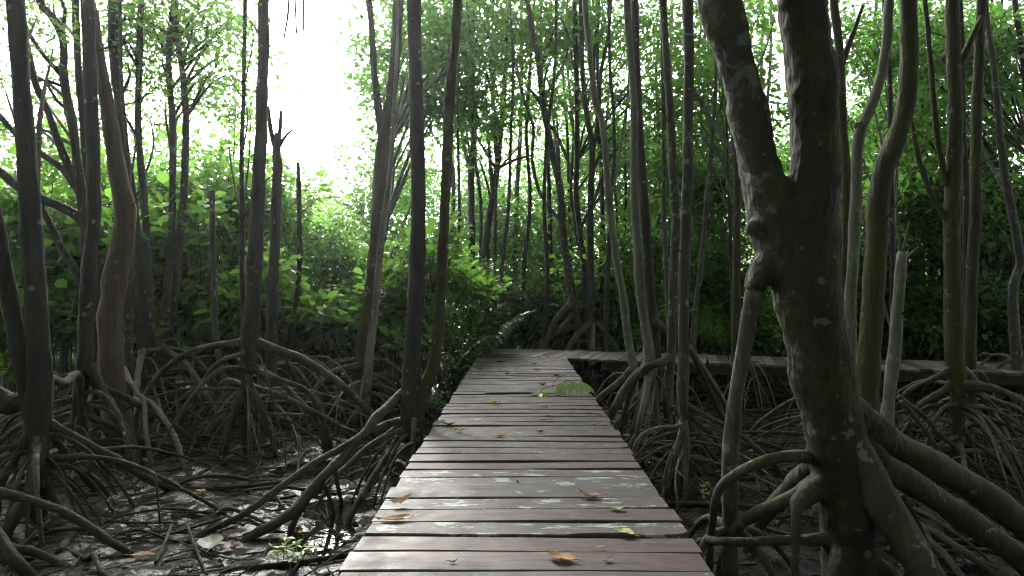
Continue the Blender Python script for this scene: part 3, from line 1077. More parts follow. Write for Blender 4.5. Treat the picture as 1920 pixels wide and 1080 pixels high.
# --- left of the path, mid distance
tree('M1', 'broken-off grey pole trunk standing before the green thicket', 8.0,
     [(398, 358, 9), (399, 450, 10), (401, 540, 11), (404, 620, 11), (415, 690, 11), (430, 745, 11)], 'bark_grey', dead=True, hub_taper=False, roots=2, hub=745, spread=0.4)
tree('M2', 'very thin knotty trunk a little left of the bright gap', 8.4,
     [(460, -5, 8), (457, 165, 7), (453, 300, 8), (454, 420, 8), (454, 540, 9), (456, 640, 10)], 'bark_dark', hub=690, roots=4, spread=0.8)
tree('C', 'straight dark trunk beside the bright gap, on wide arching stilt roots', 7.2,
     [(495, -5, 19), (494, 100, 20), (492, 160, 20), (489, 260, 22), (484, 350, 24), (481, 440, 26), (476, 540, 28), (471, 600, 29), (469, 645, 34), (464, 690, 22), (462, 740, 18)],
     'bark_dark', hub=650, roots=12, spread=1.6, sides=16, fork=0.6,
     limbs=[[(600, -150, 6), (550, -110, 8), (515, -60, 10), (497, -10, 12)], [(545, -112, 5), (543, -30, 4), (540, 25, 4), (533, 70, 3)], [(556, -114, 5), (553, -20, 4), (556, 62, 3)], [(575, -125, 5), (570, -20, 4), (569, 58, 3)]],
     traced=[
         [(470, 640, 20), (455, 642, 16), (410, 647, 14, 7.2), (370, 657, 13, 7.2), (335, 672, 12, 7.2), (300, 702, 11, 7.3), (262, 760, 10, 7.3), (245, 840, 10, 7.3)],
         [(470, 640, 22), (482, 642, 18), (525, 657, 16, 7.3), (570, 675, 15, 7.4), (610, 700, 14, 7.5), (650, 730, 14, 7.6), (685, 770, 13, 7.8), (700, 820, 12, 7.95)],
         [(466, 675, 16), (475, 685, 12), (520, 712, 11, 7.1), (560, 750, 10, 7.1), (595, 790, 10, 7.2), (612, 845, 9, 7.3)],
         [(466, 690, 14), (525, 712, 10, 7.0), (570, 730, 10, 7.0), (595, 760, 10, 7.1), (620, 838, 9, 7.4)],
         [(464, 720, 13), (480, 727, 10), (525, 740, 9, 7.0), (575, 765, 9, 7.0), (630, 795, 9, 7.3), (660, 830, 8, 7.6)],
         [(463, 695, 14), (458, 720, 12), (440, 770, 11, 7.1), (422, 848, 11, 7.15)],
         [(461, 730, 12), (452, 750, 10, 7.1), (430, 790, 10, 7.0), (410, 860, 9, 6.9)],
         [(463, 700, 13), (468, 718, 11, 7.1), (485, 760, 11, 7.0), (505, 810, 10, 7.1), (516, 848, 10, 7.2)],
         [(463, 665, 12), (440, 668, 9, 7.3), (405, 685, 9, 7.5), (360, 745, 8, 7.7), (330, 812, 8, 8.0)],
         [(462, 750, 12), (480, 780, 9, 7.2), (500, 812, 8, 7.4), (530, 840, 8, 7.5)],
     ])
tree('C2', 'dark trunk with a broken forked top, right against the bright gap', 8.3,
     [(521, 250, 12), (519, 285, 16), (520, 330, 17), (517, 400, 18), (515, 470, 19), (511, 560, 20), (509, 640, 22)],
     'bark_dark', hub=670, roots=9, spread=1.4, dead=True,
     limbs=[[(503, 200, 6), (506, 235, 8), (512, 262, 10), (519, 285, 11)], [(548, 243, 3), (536, 255, 5), (522, 275, 9)], [(527, 208, 6), (526, 235, 7), (522, 265, 9)]])
tree('M3', 'thin bare pole trunk alone below the bright gap', 10.2,
     [(559, 305, 7), (561, 400, 9), (562, 480, 10), (558, 560, 10), (550, 640, 11)], 'bark_dark', dead=True, roots=5, hub=690, spread=0.9)
tree('P1', 'leaning trunk that forks high up, before the dense dark crown', 9.3,
     [(748, -5, 20), (742, 90, 20), (735, 170, 20), (722, 240, 21), (713, 300, 21), (709, 380, 21), (703, 460, 21), (695, 540, 22), (686, 610, 24), (680, 655, 27)],
     'bark_moss', hub=672, roots=14, spread=1.9, sides=14,
     limbs=[[(692, -5, 12), (698, 70, 12), (702, 140, 13), (709, 200, 14), (716, 260, 15)]])
tree('P2', 'slim pale lichened trunk leaning along the forked one', 9.0,
     [(739, 190, 7), (736, 270, 9), (729, 340, 10), (719, 420, 12), (710, 500, 13), (704, 580, 14), (695, 650, 15), (690, 705, 16)],
     'bark_pale', hub=710, roots=8, spread=1.2, top=7.0, n_roof=1)
tree('P3', 'straight thick trunk at the left edge of the path, with a mossy side stem', 5.8,
     [(776, -5, 27), (778, 90, 26), (780, 180, 26), (782, 260, 27), (784, 350, 28), (784, 440, 29), (781, 520, 30), (776, 620, 30), (771, 700, 33), (772, 770, 44), (776, 830, 34)],
     'bark_dark', hub=775, roots=9, spread=1.2, sides=18, fork=0.3, limb_mat='bark_moss',
     limbs=[[(858, -5, 17), (853, 80, 17), (846, 150, 18), (841, 220, 20), (837, 320, 19), (833, 410, 19), (829, 500, 19), (824, 590, 20), (815, 670, 22), (798, 725, 26), (778, 780, 30)]],
     traced=[
         [(772, 725, 30), (750, 742, 20), (710, 780, 18, 5.6), (680, 815, 18, 5.45), (640, 860, 18, 5.3), (605, 895, 19, 5.15), (575, 930, 22, 5.0), (555, 955, 22, 4.9), (510, 985, 19, 4.75), (455, 1019, 16, 4.62)],
         [(768, 790, 20), (745, 790, 14), (685, 812, 13, 5.5), (640, 840, 13, 5.3), (595, 865, 13, 5.15), (550, 895, 13, 5.0), (510, 925, 14, 4.9), (450, 968, 13, 4.8), (370, 1008, 11, 4.73)],
         [(765, 795, 14), (745, 800, 9), (700, 835, 8, 5.7), (655, 870, 8, 5.7), (620, 900, 8, 5.7), (592, 928, 7, 5.72)],
         [(765, 800, 16), (747, 820, 13), (720, 865, 12, 5.5), (690, 910, 12, 5.3), (670, 945, 12, 5.15), (654, 978, 11, 5.05)],
         [(568, 938, 15, 4.97), (556, 968, 13, 4.95), (543, 1000, 11, 4.85)],
         [(604, 905, 10, 5.12), (615, 925, 8, 5.2), (625, 962, 8, 5.25)],
         [(628, 880, 9, 5.25), (634, 915, 8, 5.4), (640, 940, 7, 5.55)],
         [(768, 830, 12), (730, 860, 9, 5.8), (700, 875, 8, 5.9), (660, 890, 7, 6.2)],
         [(690, 920, 10, 5.3), (705, 900, 9, 5.5), (750, 870, 9, 5.7)],
     ])
# --- straight ahead, beyond the deck
tree('A1', 'slim dark forked trunk beyond the deck, left of the leaning pair', 15.0,
     [(887, -5, 8), (886, 100, 9), (882, 165, 10), (889, 250, 11), (884, 310, 12), (884, 400, 12), (887, 515, 13), (886, 580, 14)],
     'bark_dark', roots=4, hub=600, spread=1.2, limbs=[[(858, 210, 6), (866, 250, 7), (874, 290, 8), (883, 320, 9)]], top=9.5, n_roof=2)
tree('A2', 'dark trunk leaning right with crossed upper branches beyond the deck', 15.5,
     [(952, -5, 7), (949, 100, 8), (944, 190, 9), (938, 260, 10), (932, 320, 11), (922, 380, 12), (912, 450, 13), (909, 515, 14), (906, 590, 15)],
     'bark_dark', roots=4, hub=610, spread=1.2, limbs=[[(908, 190, 5), (914, 240, 6), (918, 290, 7), (924, 360, 9)], [(1000, 290, 4), (965, 300, 5), (935, 315, 6)]], top=9.8, n_roof=2)
tree('A3', 'curving trunk with arched stilt roots behind the deck end', 13.3,
     [(988, -5, 9), (996, 45, 10), (1005, 90, 10), (1012, 140, 11), (1018, 190, 11), (1025, 235, 12), (1034, 280, 12), (1043, 320, 13), (1050, 355, 14), (1054, 425, 14), (1062, 480, 15), (1070, 540, 16), (1080, 600, 16)],
     'bark_grey', hub=600, roots=6, spread=1.5, top=10,
     limbs=[[(970, 140, 4), (985, 195, 5), (1000, 240, 6), (998, 300, 6), (1010, 355, 7), (1030, 390, 7), (1054, 415, 8)], [(1075, 330, 5), (1060, 290, 6), (1040, 245, 6), (1027, 235, 7)], [(985, 160, 5), (1000, 175, 6), (1018, 200, 8)]],
     traced=[[(1076, 560, 13), (1062, 576, 12, 13.1), (1040, 604, 11, 12.9), (1021, 650, 10, 12.7), (1012, 700, 10, 12.7)],
             [(1078, 590, 12), (1047, 619, 10, 13.0), (1020, 642, 9, 12.9), (1000, 690, 9, 12.8)],
             [(1080, 612, 11), (1045, 626, 9, 13.2), (1000, 652, 8, 13.0), (980, 690, 8, 13.0)]])
tree('A4', 'slender upright trunk, first of the close group right of the deck end', 13.5,
     [(1077, -5, 8), (1080, 100, 9), (1082, 200, 9), (1082, 300, 10), (1080, 360, 10), (1087, 430, 11), (1095, 485, 12), (1101, 570, 13), (1102, 622, 14)],
     'bark_dark', hub=600, roots=6, spread=1.4, top=10)
tree('A5', 'dark trunk splitting into two upright limbs behind the side walkway', 13.0,
     [(1088, -5, 7), (1091, 70, 8), (1092, 130, 9), (1100, 215, 10), (1109, 262, 11), (1110, 320, 11), (1107, 400, 12), (1108, 548, 13), (1113, 630, 14)],
     'bark_dark', hub=600, roots=8, spread=1.5, top=10,
     limbs=[[(1146, -5, 5), (1141, 65, 6), (1127, 135, 7), (1122, 220, 8), (1112, 280, 9)]],
     traced=[[(1110, 595, 11), (1103, 607, 10, 12.9), (1079, 631, 9, 12.7), (1064, 655, 9, 12.6), (1050, 700, 9, 12.6)], [(1112, 600, 10), (1111, 655, 9, 12.7), (1110, 705, 8, 12.6), 'root_pale'], [(1115, 605, 11), (1129, 616, 10, 12.9), (1156, 655, 9, 12.7), (1170, 700, 9, 12.7)]])
tree('A6', 'hair-thin straight trunk between two groups, high up against the sky', 12.0,
     [(1141, -5, 5), (1142, 65, 5), (1145, 150, 6), (1150, 200, 6), (1152, 300, 7), (1147, 350, 7), (1142, 450, 8), (1138, 560, 9), (1136, 640, 10)], 'bark_dark', hub=640, roots=4, spread=1.0, n_roof=1)
tree('A7', 'pale wavy trunk that comes down in front of the side walkway', 8.7,
     [(1096, -5, 10), (1105, 90, 11), (1115, 185, 12), (1127, 220, 12), (1135, 280, 12), (1140, 360, 13), (1151, 455, 14), (1160, 511, 14), (1169, 563, 15), (1178, 637, 15), (1188, 692, 17)],
     'bark_pale', hub=700, roots=6, spread=0.9, sides=12,
     limbs=[[(1172, 215, 4), (1160, 300, 5), (1150, 350, 6), (1142, 380, 7)]],
     traced=[[(1188, 690, 16), (1155, 721, 11, 8.6), (1117, 754, 11, 8.5), (1095, 800, 10, 8.5)]])
tree('B1', 'pale lichened trunk, front one of the close trio right of the path', 7.0,
     [(1175, -5, 13), (1182, 100, 14), (1189, 200, 15), (1189, 300, 15), (1191, 400, 16), (1195, 460, 16), (1200, 548, 17), (1212, 622, 18), (1219, 681, 22), (1228, 750, 18)],
     'bark_pale', hub=700, roots=9, spread=0.95, sides=14, fork=0.3,
     traced=[
         [(1217, 680, 20), (1178, 721, 16, 6.9), (1159, 754, 15, 6.8), (1141, 790, 14, 6.8), (1128, 850, 12, 6.8)],
         [(1219, 700, 14), (1200, 761, 12, 6.8), (1189, 802, 11, 6.7), (1176, 868, 10, 6.75)],
         [(1219, 695, 14), (1207, 754, 12, 6.6), (1196, 806, 11, 6.5), (1188, 880, 10, 6.5), 'root_pale'],
         [(1225, 720, 14), (1215, 780, 9, 6.7), (1206, 850, 8, 6.6), 'root_pale'],
         [(1228, 740, 16), (1232, 790, 13, 6.7), (1245, 840, 12, 6.6), (1256, 885, 11, 6.5)],
     ])
tree('B2', 'dark trunk tight behind the pale lichened one, with a low side limb', 7.9,
     [(1190, -5, 14), (1192, 100, 15), (1197, 200, 15), (1202, 300, 16), (1209, 400, 18), (1214, 474, 18), (1219, 548, 19), (1226, 622, 21), (1232, 700, 19)],
     'bark_dark', hub=690, roots=7, spread=1.0, sides=14,
     limbs=[[(1274, 650, 12, 7.6), (1260, 628, 13, 7.7), (1240, 612, 15, 7.8), (1222, 596, 16)]])
tree('B3', 'brownish spotted trunk standing right of the close trio, low hooked root', 7.0,
     [(1242, -5, 12), (1247, 65, 13), (1252, 150, 14), (1259, 240, 15), (1262, 320, 16), (1267, 400, 17), (1265, 474, 17), (1262, 548, 18), (1260, 637, 18), (1256, 696, 18), (1251, 735, 20)],
     'bark_grey', hub=730, roots=7, spread=0.9, sides=14,
     traced=[[(1261, 630, 14), (1259, 660, 15), (1248, 675, 15, 6.95), (1228, 682, 14, 6.9), (1200, 700, 12, 6.9), (1180, 740, 11, 6.9), (1160, 830, 10, 6.9)]])
tree('B4', 'thin grey trunk seen between dark trunk and spotted trunk', 9.2,
     [(1242, 60, 7), (1244, 200, 8), (1245, 300, 8), (1245, 400, 9), (1249, 496, 10), (1253, 578, 10), (1256, 640, 11)], 'bark_grey', hub=670, roots=4, spread=0.8, n_roof=1)
tree('B5', 'upright grey trunk with knots, standing on spidery pale roots', 6.0,
     [(1290, -5, 20), (1292, 100, 19), (1290, 200, 19), (1290, 320, 20), (1287, 400, 20), (1284, 474, 20), (1282, 548, 20), (1282, 637, 20), (1280, 733, 22), (1282, 790, 16)],
     'bark_grey', hub=770, roots=13, spread=1.3, sides=14, fork=0.5,
     traced=[
         [(1281, 760, 14), (1281, 828, 10, 5.95), (1285, 887, 10, 5.8), (1285, 938, 9, 5.55), 'root_pale'],
         [(1282, 770, 12), (1290, 828, 8, 5.95), (1288, 880, 8, 5.85), 'root_pale'],
         [(1279, 790, 12), (1274, 821, 10, 5.9), (1256, 865, 10, 5.8), (1240, 922, 9, 5.7), 'root_pale'],
         [(1279, 800, 11), (1270, 836, 9, 5.8), (1259, 880, 9, 5.7), (1250, 934, 9, 5.6)],
         [(1284, 755, 13), (1296, 765, 10), (1337, 787, 10, 6.0), (1381, 810, 9, 6.1), (1422, 843, 9, 6.1), (1456, 876, 9, 6.2), (1475, 905, 8, 6.1)],
         [(1284, 765, 12), (1293, 780, 9), (1337, 817, 8, 6.0), (1359, 861, 8, 6.1), (1372, 900, 8, 6.1)],
         [(1284, 780, 12), (1293, 795, 9), (1319, 832, 8, 6.0), (1352, 876, 8, 6.1), (1370, 905, 7, 6.1)],
         [(1282, 795, 10), (1269, 799, 7, 5.9), (1230, 803, 7, 5.7), (1198, 822, 7, 5.6), (1185, 870, 6, 5.6), 'root_pale'],
         [(1288, 640, 14), (1296, 657, 12, 6.3), (1319, 707, 12, 6.7), (1341, 755, 11, 7.1), (1362, 800, 10, 7.4)],
         [(1288, 648, 12), (1305, 670, 11, 6.4), (1341, 726, 11, 6.9), (1360, 763, 11, 7.3), (1375, 820, 10, 7.6), 'root_pale'],
     ])
tree('B6', 'thin leaning grey trunk beyond the walkway, left of the big forked tree', 11.0,
     [(1342, 150, 6), (1336, 250, 7), (1330, 320, 8), (1323, 400, 9), (1315, 496, 10), (1304, 578, 10), (1300, 640, 11)], 'bark_grey', hub=650, roots=5, spread=0.9, n_roof=1)
tree('B7', 'greenish trunk partly behind the big forked tree on its left', 10.0,
     [(1370, -5, 10), (1374, 120, 11), (1378, 220, 12), (1381, 300, 13), (1382, 400, 14), (1381, 520, 15), (1380, 620, 16)], 'bark_moss', hub=640, roots=7, spread=1.2)
tree('B8', 'thread-thin stem beside the greenish trunk', 10.5,
     [(1362, 180, 4), (1364, 300, 5), (1368, 400, 6), (1371, 500, 6), (1374, 600, 7)], 'bark_dark', hub=650, roots=3, spread=0.7, n_roof=1)
# --- right bank
tree('T1', 'grey-green trunk right behind the big forked tree, with a side branch', 8.2,
     [(1563, -5, 15), (1570, 56, 15), (1576, 122, 15), (1578, 185, 15), (1581, 240, 16), (1586, 315, 16), (1588, 380, 16), (1584, 470, 17), (1580, 560, 18), (1578, 640, 19)],
     'bark_moss', hub=690, roots=7, spread=1.1, limbs=[[(1618, 10, 5), (1611, 30, 7), (1600, 62, 9), (1586, 100, 11), (1577, 130, 12)]])
tree('T2', 'pale grey trunk with an elbow and a burl', 7.0,
     [(1668, -5, 17), (1663, 74, 17), (1656, 120, 17), (1646, 165, 18), (1626, 215, 19), (1611, 250, 21), (1607, 315, 19), (1604, 389, 20), (1598, 496, 20), (1594, 585, 21), (1595, 658, 22), (1596, 720, 22)],
     'bark_pale', hub=730, roots=11, spread=1.3, sides=14, limbs=[[(1604, 230, 9), (1609, 238, 13), (1616, 250, 12)]])
tree('T3', 'mossy brown trunk in an S-curve with white lichen spots', 5.0,
     [(1702, -5, 29), (1704, 56, 30), (1705, 111, 31), (1702, 167, 31), (1693, 222, 33), (1676, 274, 35), (1656, 318, 37), (1648, 370, 37), (1645, 430, 37), (1640, 510, 38), (1635, 590, 39), (1630, 660, 40), (1626, 740, 41), (1624, 810, 44)],
     'bark_moss', hub=840, roots=6, spread=0.8, sides=18, hub_taper=False)
tree('T4', 'broken dead trunk with a splintered top and flaking lichen', 5.4,
     [(1691, 472, 17), (1688, 510, 20), (1686, 544, 19), (1681, 600, 21), (1680, 640, 24), (1673, 690, 21), (1667, 740, 22), (1661, 820, 24)],
     'bark_pale', dead=True, hub_taper=False, roots=2, hub=830, spread=0.5,
     limbs=[[(1722, 462, 2), (1705, 478, 4), (1690, 492, 6)], [(1682, 440, 2), (1686, 462, 4), (1690, 490, 6)], [(1705, 415, 2), (1698, 445, 3), (1692, 480, 6)], [(1670, 410, 2), (1682, 430, 3), (1690, 470, 5)]])
tree('T9', 'thin trunk showing above the splintered dead one', 9.0,
     [(1668, 130, 8), (1670, 240, 8), (1671, 340, 9), (1673, 445, 9), (1674, 560, 10), (1676, 640, 10)], 'bark_dark', hub=690, roots=3, spread=0.9)
tree('T5', 'moss-green straight trunk with a raised side limb', 6.3,
     [(1785, -5, 22), (1787, 74, 23), (1789, 148, 24), (1791, 222, 25), (1788, 315, 26), (1785, 400, 27), (1785, 480, 28), (1787, 585, 29), (1790, 680, 33), (1796, 730, 26)],
     'bark_moss', hub=705, roots=14, spread=1.5, sides=16,
     limbs=[[(1840, 30, 8), (1833, 48, 10), (1818, 81, 12), (1805, 111, 13), (1792, 140, 14)],
            [(1708, 225, 6), (1711, 237, 8), (1722, 296, 10), (1741, 352, 10), (1763, 393, 11), (1784, 425, 12)],
            [(1733, -5, 8), (1738, 40, 8), (1744, 111, 9), (1752, 207, 10), (1759, 267, 10), (1771, 328, 10), (1786, 370, 11)]],
     traced=[
         [(1788, 715, 18), (1776, 728, 13), (1739, 750, 12, 6.3), (1715, 772, 11, 6.4), (1690, 830, 10, 6.6)],
         [(1785, 690, 16), (1765, 702, 12), (1735, 717, 11, 6.5), (1702, 735, 10, 6.7), (1680, 780, 10, 7.0)],
         [(1800, 690, 18), (1821, 706, 13), (1850, 754, 12, 6.3), (1884, 817, 12, 6.4), (1915, 885, 11, 6.45), 'root_pale'],
         [(1798, 720, 14), (1820, 735, 10), (1870, 752, 10, 6.4), (1920, 776, 9, 6.6), (1980, 850, 9, 7.0)],
         [(1796, 750, 13), (1820, 776, 10), (1870, 790, 9, 6.3), (1925, 815, 9, 6.3), (1990, 890, 8, 6.3)],
         [(1796, 790, 13), (1820, 824, 9), (1865, 857, 9, 6.3), (1910, 893, 8, 6.35)],
         [(1684, 743, 9, 6.0), (1732, 780, 10, 6.0), (1769, 820, 10, 6.0), (1813, 858, 9, 6.0), (1862, 912, 9, 5.95)],
         [(1690, 752, 9, 5.9), (1730, 800, 9, 5.9), (1756, 840, 9, 5.9), (1783, 880, 8, 5.9), (1800, 918, 8, 5.85)],
     ])
tree('T6', 'straight brown trunk close right of the moss-green one', 6.9,
     [(1841, -5, 16), (1837, 56, 16), (1835, 130, 17), (1831, 204, 18), (1830, 315, 18), (1829, 400, 19), (1825, 470, 20), (1821, 560, 20), (1818, 646, 21), (1819, 720, 22)],
     'bark_moss', hub=730, roots=11, spread=1.4, sides=14)
tree('T7', 'pale thin trunk at the right edge with a kink near its base', 9.2,
     [(1846, -5, 10), (1850, 37, 10), (1863, 122, 11), (1872, 222, 12), (1881, 307, 13), (1894, 381, 14), (1908, 455, 15), (1913, 495, 15), (1901, 532, 16), (1900, 585, 17), (1906, 667, 19)],
     'bark_grey', hub=670, roots=6, spread=1.2)
tree('T8', 'dim trunk between the moss-green and the brown trunk', 9.4,
     [(1806, 200, 9), (1807, 260, 10), (1811, 340, 11), (1812, 400, 12), (1812, 500, 12), (1813, 620, 13)], 'bark_dark', hub=680, roots=4, spread=0.9, n_roof=2,
     limbs=[[(1824, 262, 6), (1818, 280, 8), (1810, 300, 9)]])
tree('T10', 'dark leaning trunk above the walkway at the right edge', 11.5,
     [(1915, 380, 12), (1880, 470, 13), (1855, 540, 13), (1836, 600, 14), (1822, 640, 14)], 'bark_dark', hub=660, roots=4, spread=0.9, n_roof=1)
tree('T11', 'thin dark trunk rising out of frame at the top right corner', 10.5,
     [(1902, -5, 9), (1908, 40, 9), (1918, 110, 9), (1935, 300, 10), (1945, 500, 12), (1950, 620, 13)], 'bark_dark', hub=660, roots=4, spread=0.9)

# --- the big forked tree, right of the path: limbs, trunk and root flare melted into one skin
BD = 3.45
bb = W(1580, 1080, BD)
BB = np.array([bb[0], bb[1], 0.0])
big = thing('mangrove_tree', 'massive forked trunk with heavy spreading roots at the right of the path', 'tree', tuple(BB))
def bp(path, D=BD):
    return px_path(path, D, BB)
trunk_parts = []
left_limb = [(1268, -330, 66), (1306, -170, 72), (1345, -20, 77), (1361, 50, 75), (1378, 120, 72), (1399, 200, 71), (1412, 270, 73), (1427, 330, 80), (1444, 390, 90), (1464, 450, 98), (1492, 520, 98), (1512, 580, 90)]
right_limb = [(1490, -420, 74), (1498, -200, 79), (1506, -20, 83), (1515, 80, 86), (1522, 170, 87), (1528, 260, 87), (1524, 340, 98), (1513, 410, 116), (1505, 480, 126), (1511, 550, 122), (1524, 620, 110), (1538, 690, 110), (1552, 760, 104), (1566, 830, 112), (1578, 900, 106), (1586, 980, 90), (1592, 1090, 84), (1594, 1200, 80)]
rt = {
    'near': [(1548, 720, 90), (1566, 780, 80), (1592, 840, 74, 3.4), (1628, 900, 70, 3.35), (1672, 970, 66, 3.28), (1718, 1045, 62, 3.22), (1760, 1120, 58, 3.2), (1800, 1215, 54, 3.22)],
    'upper_right': [(1570, 770, 86), (1620, 800, 74, 3.5), (1670, 832, 62, 3.6), (1730, 862, 54, 3.75), (1800, 900, 52, 3.9), (1870, 948, 52, 4.0), (1940, 1000, 50, 4.1), (2030, 1085, 46, 4.1)],
    'lower_right': [(1590, 820, 70), (1650, 872, 50, 3.45), (1710, 905, 46, 3.45), (1780, 952, 46, 3.5), (1850, 1000, 46, 3.5), (1920, 1052, 44, 3.5), (2000, 1130, 40, 3.6)],
    'left_arch': [(1556, 858, 60), (1515, 856, 26), (1480, 856, 22, 3.4), (1440, 862, 22, 3.4), (1405, 876, 20, 3.4), (1375, 893, 19, 3.45), (1350, 915, 17, 3.5), (1338, 960, 14, 3.6), (1330, 1060, 14, 3.9)],
    'left_mid': [(1570, 890, 60), (1525, 905, 30), (1488, 930, 26, 3.45), (1450, 948, 25, 3.5), (1415, 965, 24, 3.6), (1385, 985, 22, 3.7), (1358, 1040, 18, 3.85), (1345, 1110, 16, 3.9)],
    'left_horizontal': [(1578, 1000, 60), (1548, 1010, 26), (1510, 1012, 19, 3.45), (1450, 1014, 17, 3.45), (1400, 1016, 17, 3.5), (1350, 1015, 17, 3.6), (1312, 1018, 15, 3.8), (1270, 1060, 13, 4.05)],
    'left_back': [(1560, 850, 50), (1515, 880, 34, 3.7), (1470, 925, 30, 4.0), (1430, 975, 26, 4.3), (1400, 1040, 22, 4.45)],
    'stub': [(1575, 900, 60), (1520, 920, 40, 3.4), (1498, 945, 34, 3.35), (1492, 980, 16, 3.32)],
    'front': [(1588, 1020, 70), (1570, 1080, 40, 3.3), (1545, 1150, 34, 3.2), (1520, 1260, 30, 3.1)],
    'front_right': [(1595, 1030, 60), (1640, 1060, 34, 3.4), (1690, 1100, 30, 3.4), (1740, 1190, 28, 3.4)],
    'inner': [(1600, 850, 60), (1660, 930, 24, 3.65), (1700, 1000, 22, 3.75), (1730, 1080, 20, 3.85), (1745, 1120, 20, 3.85)],
    'inner_thin': [(1640, 870, 30, 3.5), (1690, 930, 12, 3.7), (1720, 980, 11, 3.8), (1752, 1060, 10, 3.95), (1765, 1100, 10, 3.95)],
}
for path in (left_limb, right_limb):
    trunk_parts.append(stem_mesh(bp(path), 18, 0.06, 0.045, 0.10, len(path)))
for key, path in rt.items():
    r = bp(path)
    if key == 'inner_thin':
        continue
    trunk_parts.append(stem_mesh(np.vstack([r[0], r[1], r[1] * 0.4 + r[2] * 0.6]) * [1, 1, 1, 0.97], 14, 0.05, 0.03, 0.0, 5))
# burls and the socket of the drop root
for (x, y, wd) in ((1418, 432, 52), (1442, 445, 40), (1418, 530, 40), (1475, 345, 20), (1490, 548, 36), (1536, 800, 60), (1500, 700, 30)):
    p = bp([(x, y, wd, BD - 0.03)])[0]
    trunk_parts.append(stem_mesh(np.array([[p[0] - .012, p[1], p[2] - .03, p[3] * .7], [p[0], p[1], p[2], p[3]], [p[0] + .012, p[1] + .02, p[2] + .03, p[3] * .7]]), 10, 0.02, 0.05, 0.0, 2))
trunk_parts.append(stem_mesh(bp([(1470, 470, 80), (1435, 500, 60), (1418, 520, 48), (1412, 545, 40)]), 14, 0.04, 0.05, 0.0, 4))
V, Fc = join(trunk_parts)
me = fuse(mesh_np('trunk', V, Fc), 0.011, 5, [(9, 0.0035), (26, 0.0022), (70, 0.0012)])
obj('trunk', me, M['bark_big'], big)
for j, (key, path) in enumerate(rt.items()):
    r = bp(path)
    end = r[-1].copy()
    if end[2] > -0.1:
        end[2] = -0.15
        end[:2] += (r[-1, :2] - r[-2, :2]) * 0.2
        r = np.vstack([r, end])
    V, Fc = stem_mesh(r[1:], 16, 0.045, 0.05, 0.16, 60 + j)
    obj('prop_root', mesh_np('prop_root', V, Fc), M[{'near': 'bark_root', 'stub': 'bark_root', 'front': 'bark_root', 'lower_right': 'bark_root', 'upper_right': 'root_dark'}.get(key, 'bark_root')], big)
drop = bp([(1416, 540, 32), (1406, 590, 30, 3.5), (1396, 640, 29, 3.55), (1387, 700, 28, 3.6), (1378, 760, 28, 3.65), (1372, 820, 29, 3.7), (1368, 880, 30, 3.72), (1369, 940, 32, 3.75), (1368, 1010, 30, 3.8), (1368, 1140, 28, 3.85)])
V, Fc = stem_mesh(drop, 14, 0.05, 0.06, 0.2, 88)
obj('drop_root', mesh_np('drop_root', V, Fc), M['bark_peel'], big)['label'] = 'pale peeling aerial root hanging from the trunk like a pole'
for a, rr in ((2.0, 0.5), (0.4, 0.6), (3.6, 0.4), (5.2, 0.5)):
    lr = auto_root((drop[-2][0], drop[-2][1]), a, 0.4, rr, 0.028, random.Random(int(a * 10)))
    add_root(big, lr, M['root'], int(a * 10), 0.0, 8)
TREES['BIG'] = dict(o=big, base=BB, rows=bp(right_limb), D=BD, mat='bark_big')
for q in range(5):
    lobe(big, BB, 'roof', W(1400 + q * 60, -560 - (q % 2) * 160, BD) + np.array([0, lrng.uniform(-1, 1.5), 1.8]), 1.9)

# --- far slim trunks that nothing tells apart
far_rng = random.Random(77)
MARKS = [(60, 'dark left-edge trunk'), (165, 'dark slender trunk'), (230, 'smooth reddish trunk'), (325, 'two joined trunks'), (480, 'dark trunk at the gap'), (561, 'bare thin pole'), (700, 'leaning forked trunk'),
         (785, 'thick trunk by the path'), (885, 'slim forked trunk'), (925, 'right-leaning trunk'), (1050, 'curving trunk'), (1108, 'two-limbed dark trunk'), (1193, 'pale lichened trunk'), (1264, 'brownish spotted trunk'), (1290, 'knotty grey trunk'),
         (1500, 'big forked tree'), (1645, 'S-curved mossy trunk'), (1788, 'moss-green trunk'), (1828, 'straight brown trunk'), (1890, 'kinked pale trunk')]
def far_label(x, xs):
    lo = max([m_ for m_ in MARKS if m_[0] <= x], default=None)
    hi = min([m_ for m_ in MARKS if m_[0] > x], default=None)
    same = sorted(q for q in xs if (lo is None or q >= lo[0]) and (hi is None or q < hi[0]))
    if lo is None:
        t = 'slim far-off trunk left of the ' + hi[1]
    elif hi is None:
        t = 'slim far-off trunk right of the ' + lo[1]
    else:
        t = 'slim far-off trunk between %s and %s' % (lo[1], hi[1])
    if len(same) > 1:
        t += ', ' + ['first', 'second', 'third', 'fourth', 'fifth', 'sixth', 'seventh', 'eighth', 'ninth'][same.index(x)] + ' from left'
    return t
far_x = [1070, 1088, 1145, 1175, 1235, 1300, 1375, 918, 612, 655, 842, 868, 905, 940, 962, 985, 1018, 1035, 1128, 1160, 1222, 1275, 1312, 1330, 1350, 1408, 1436, 1540, 1640, 1655, 1720, 1752, 1772, 1860, 1886, 30, 92, 120, 210, 300, 370, 420, 436]
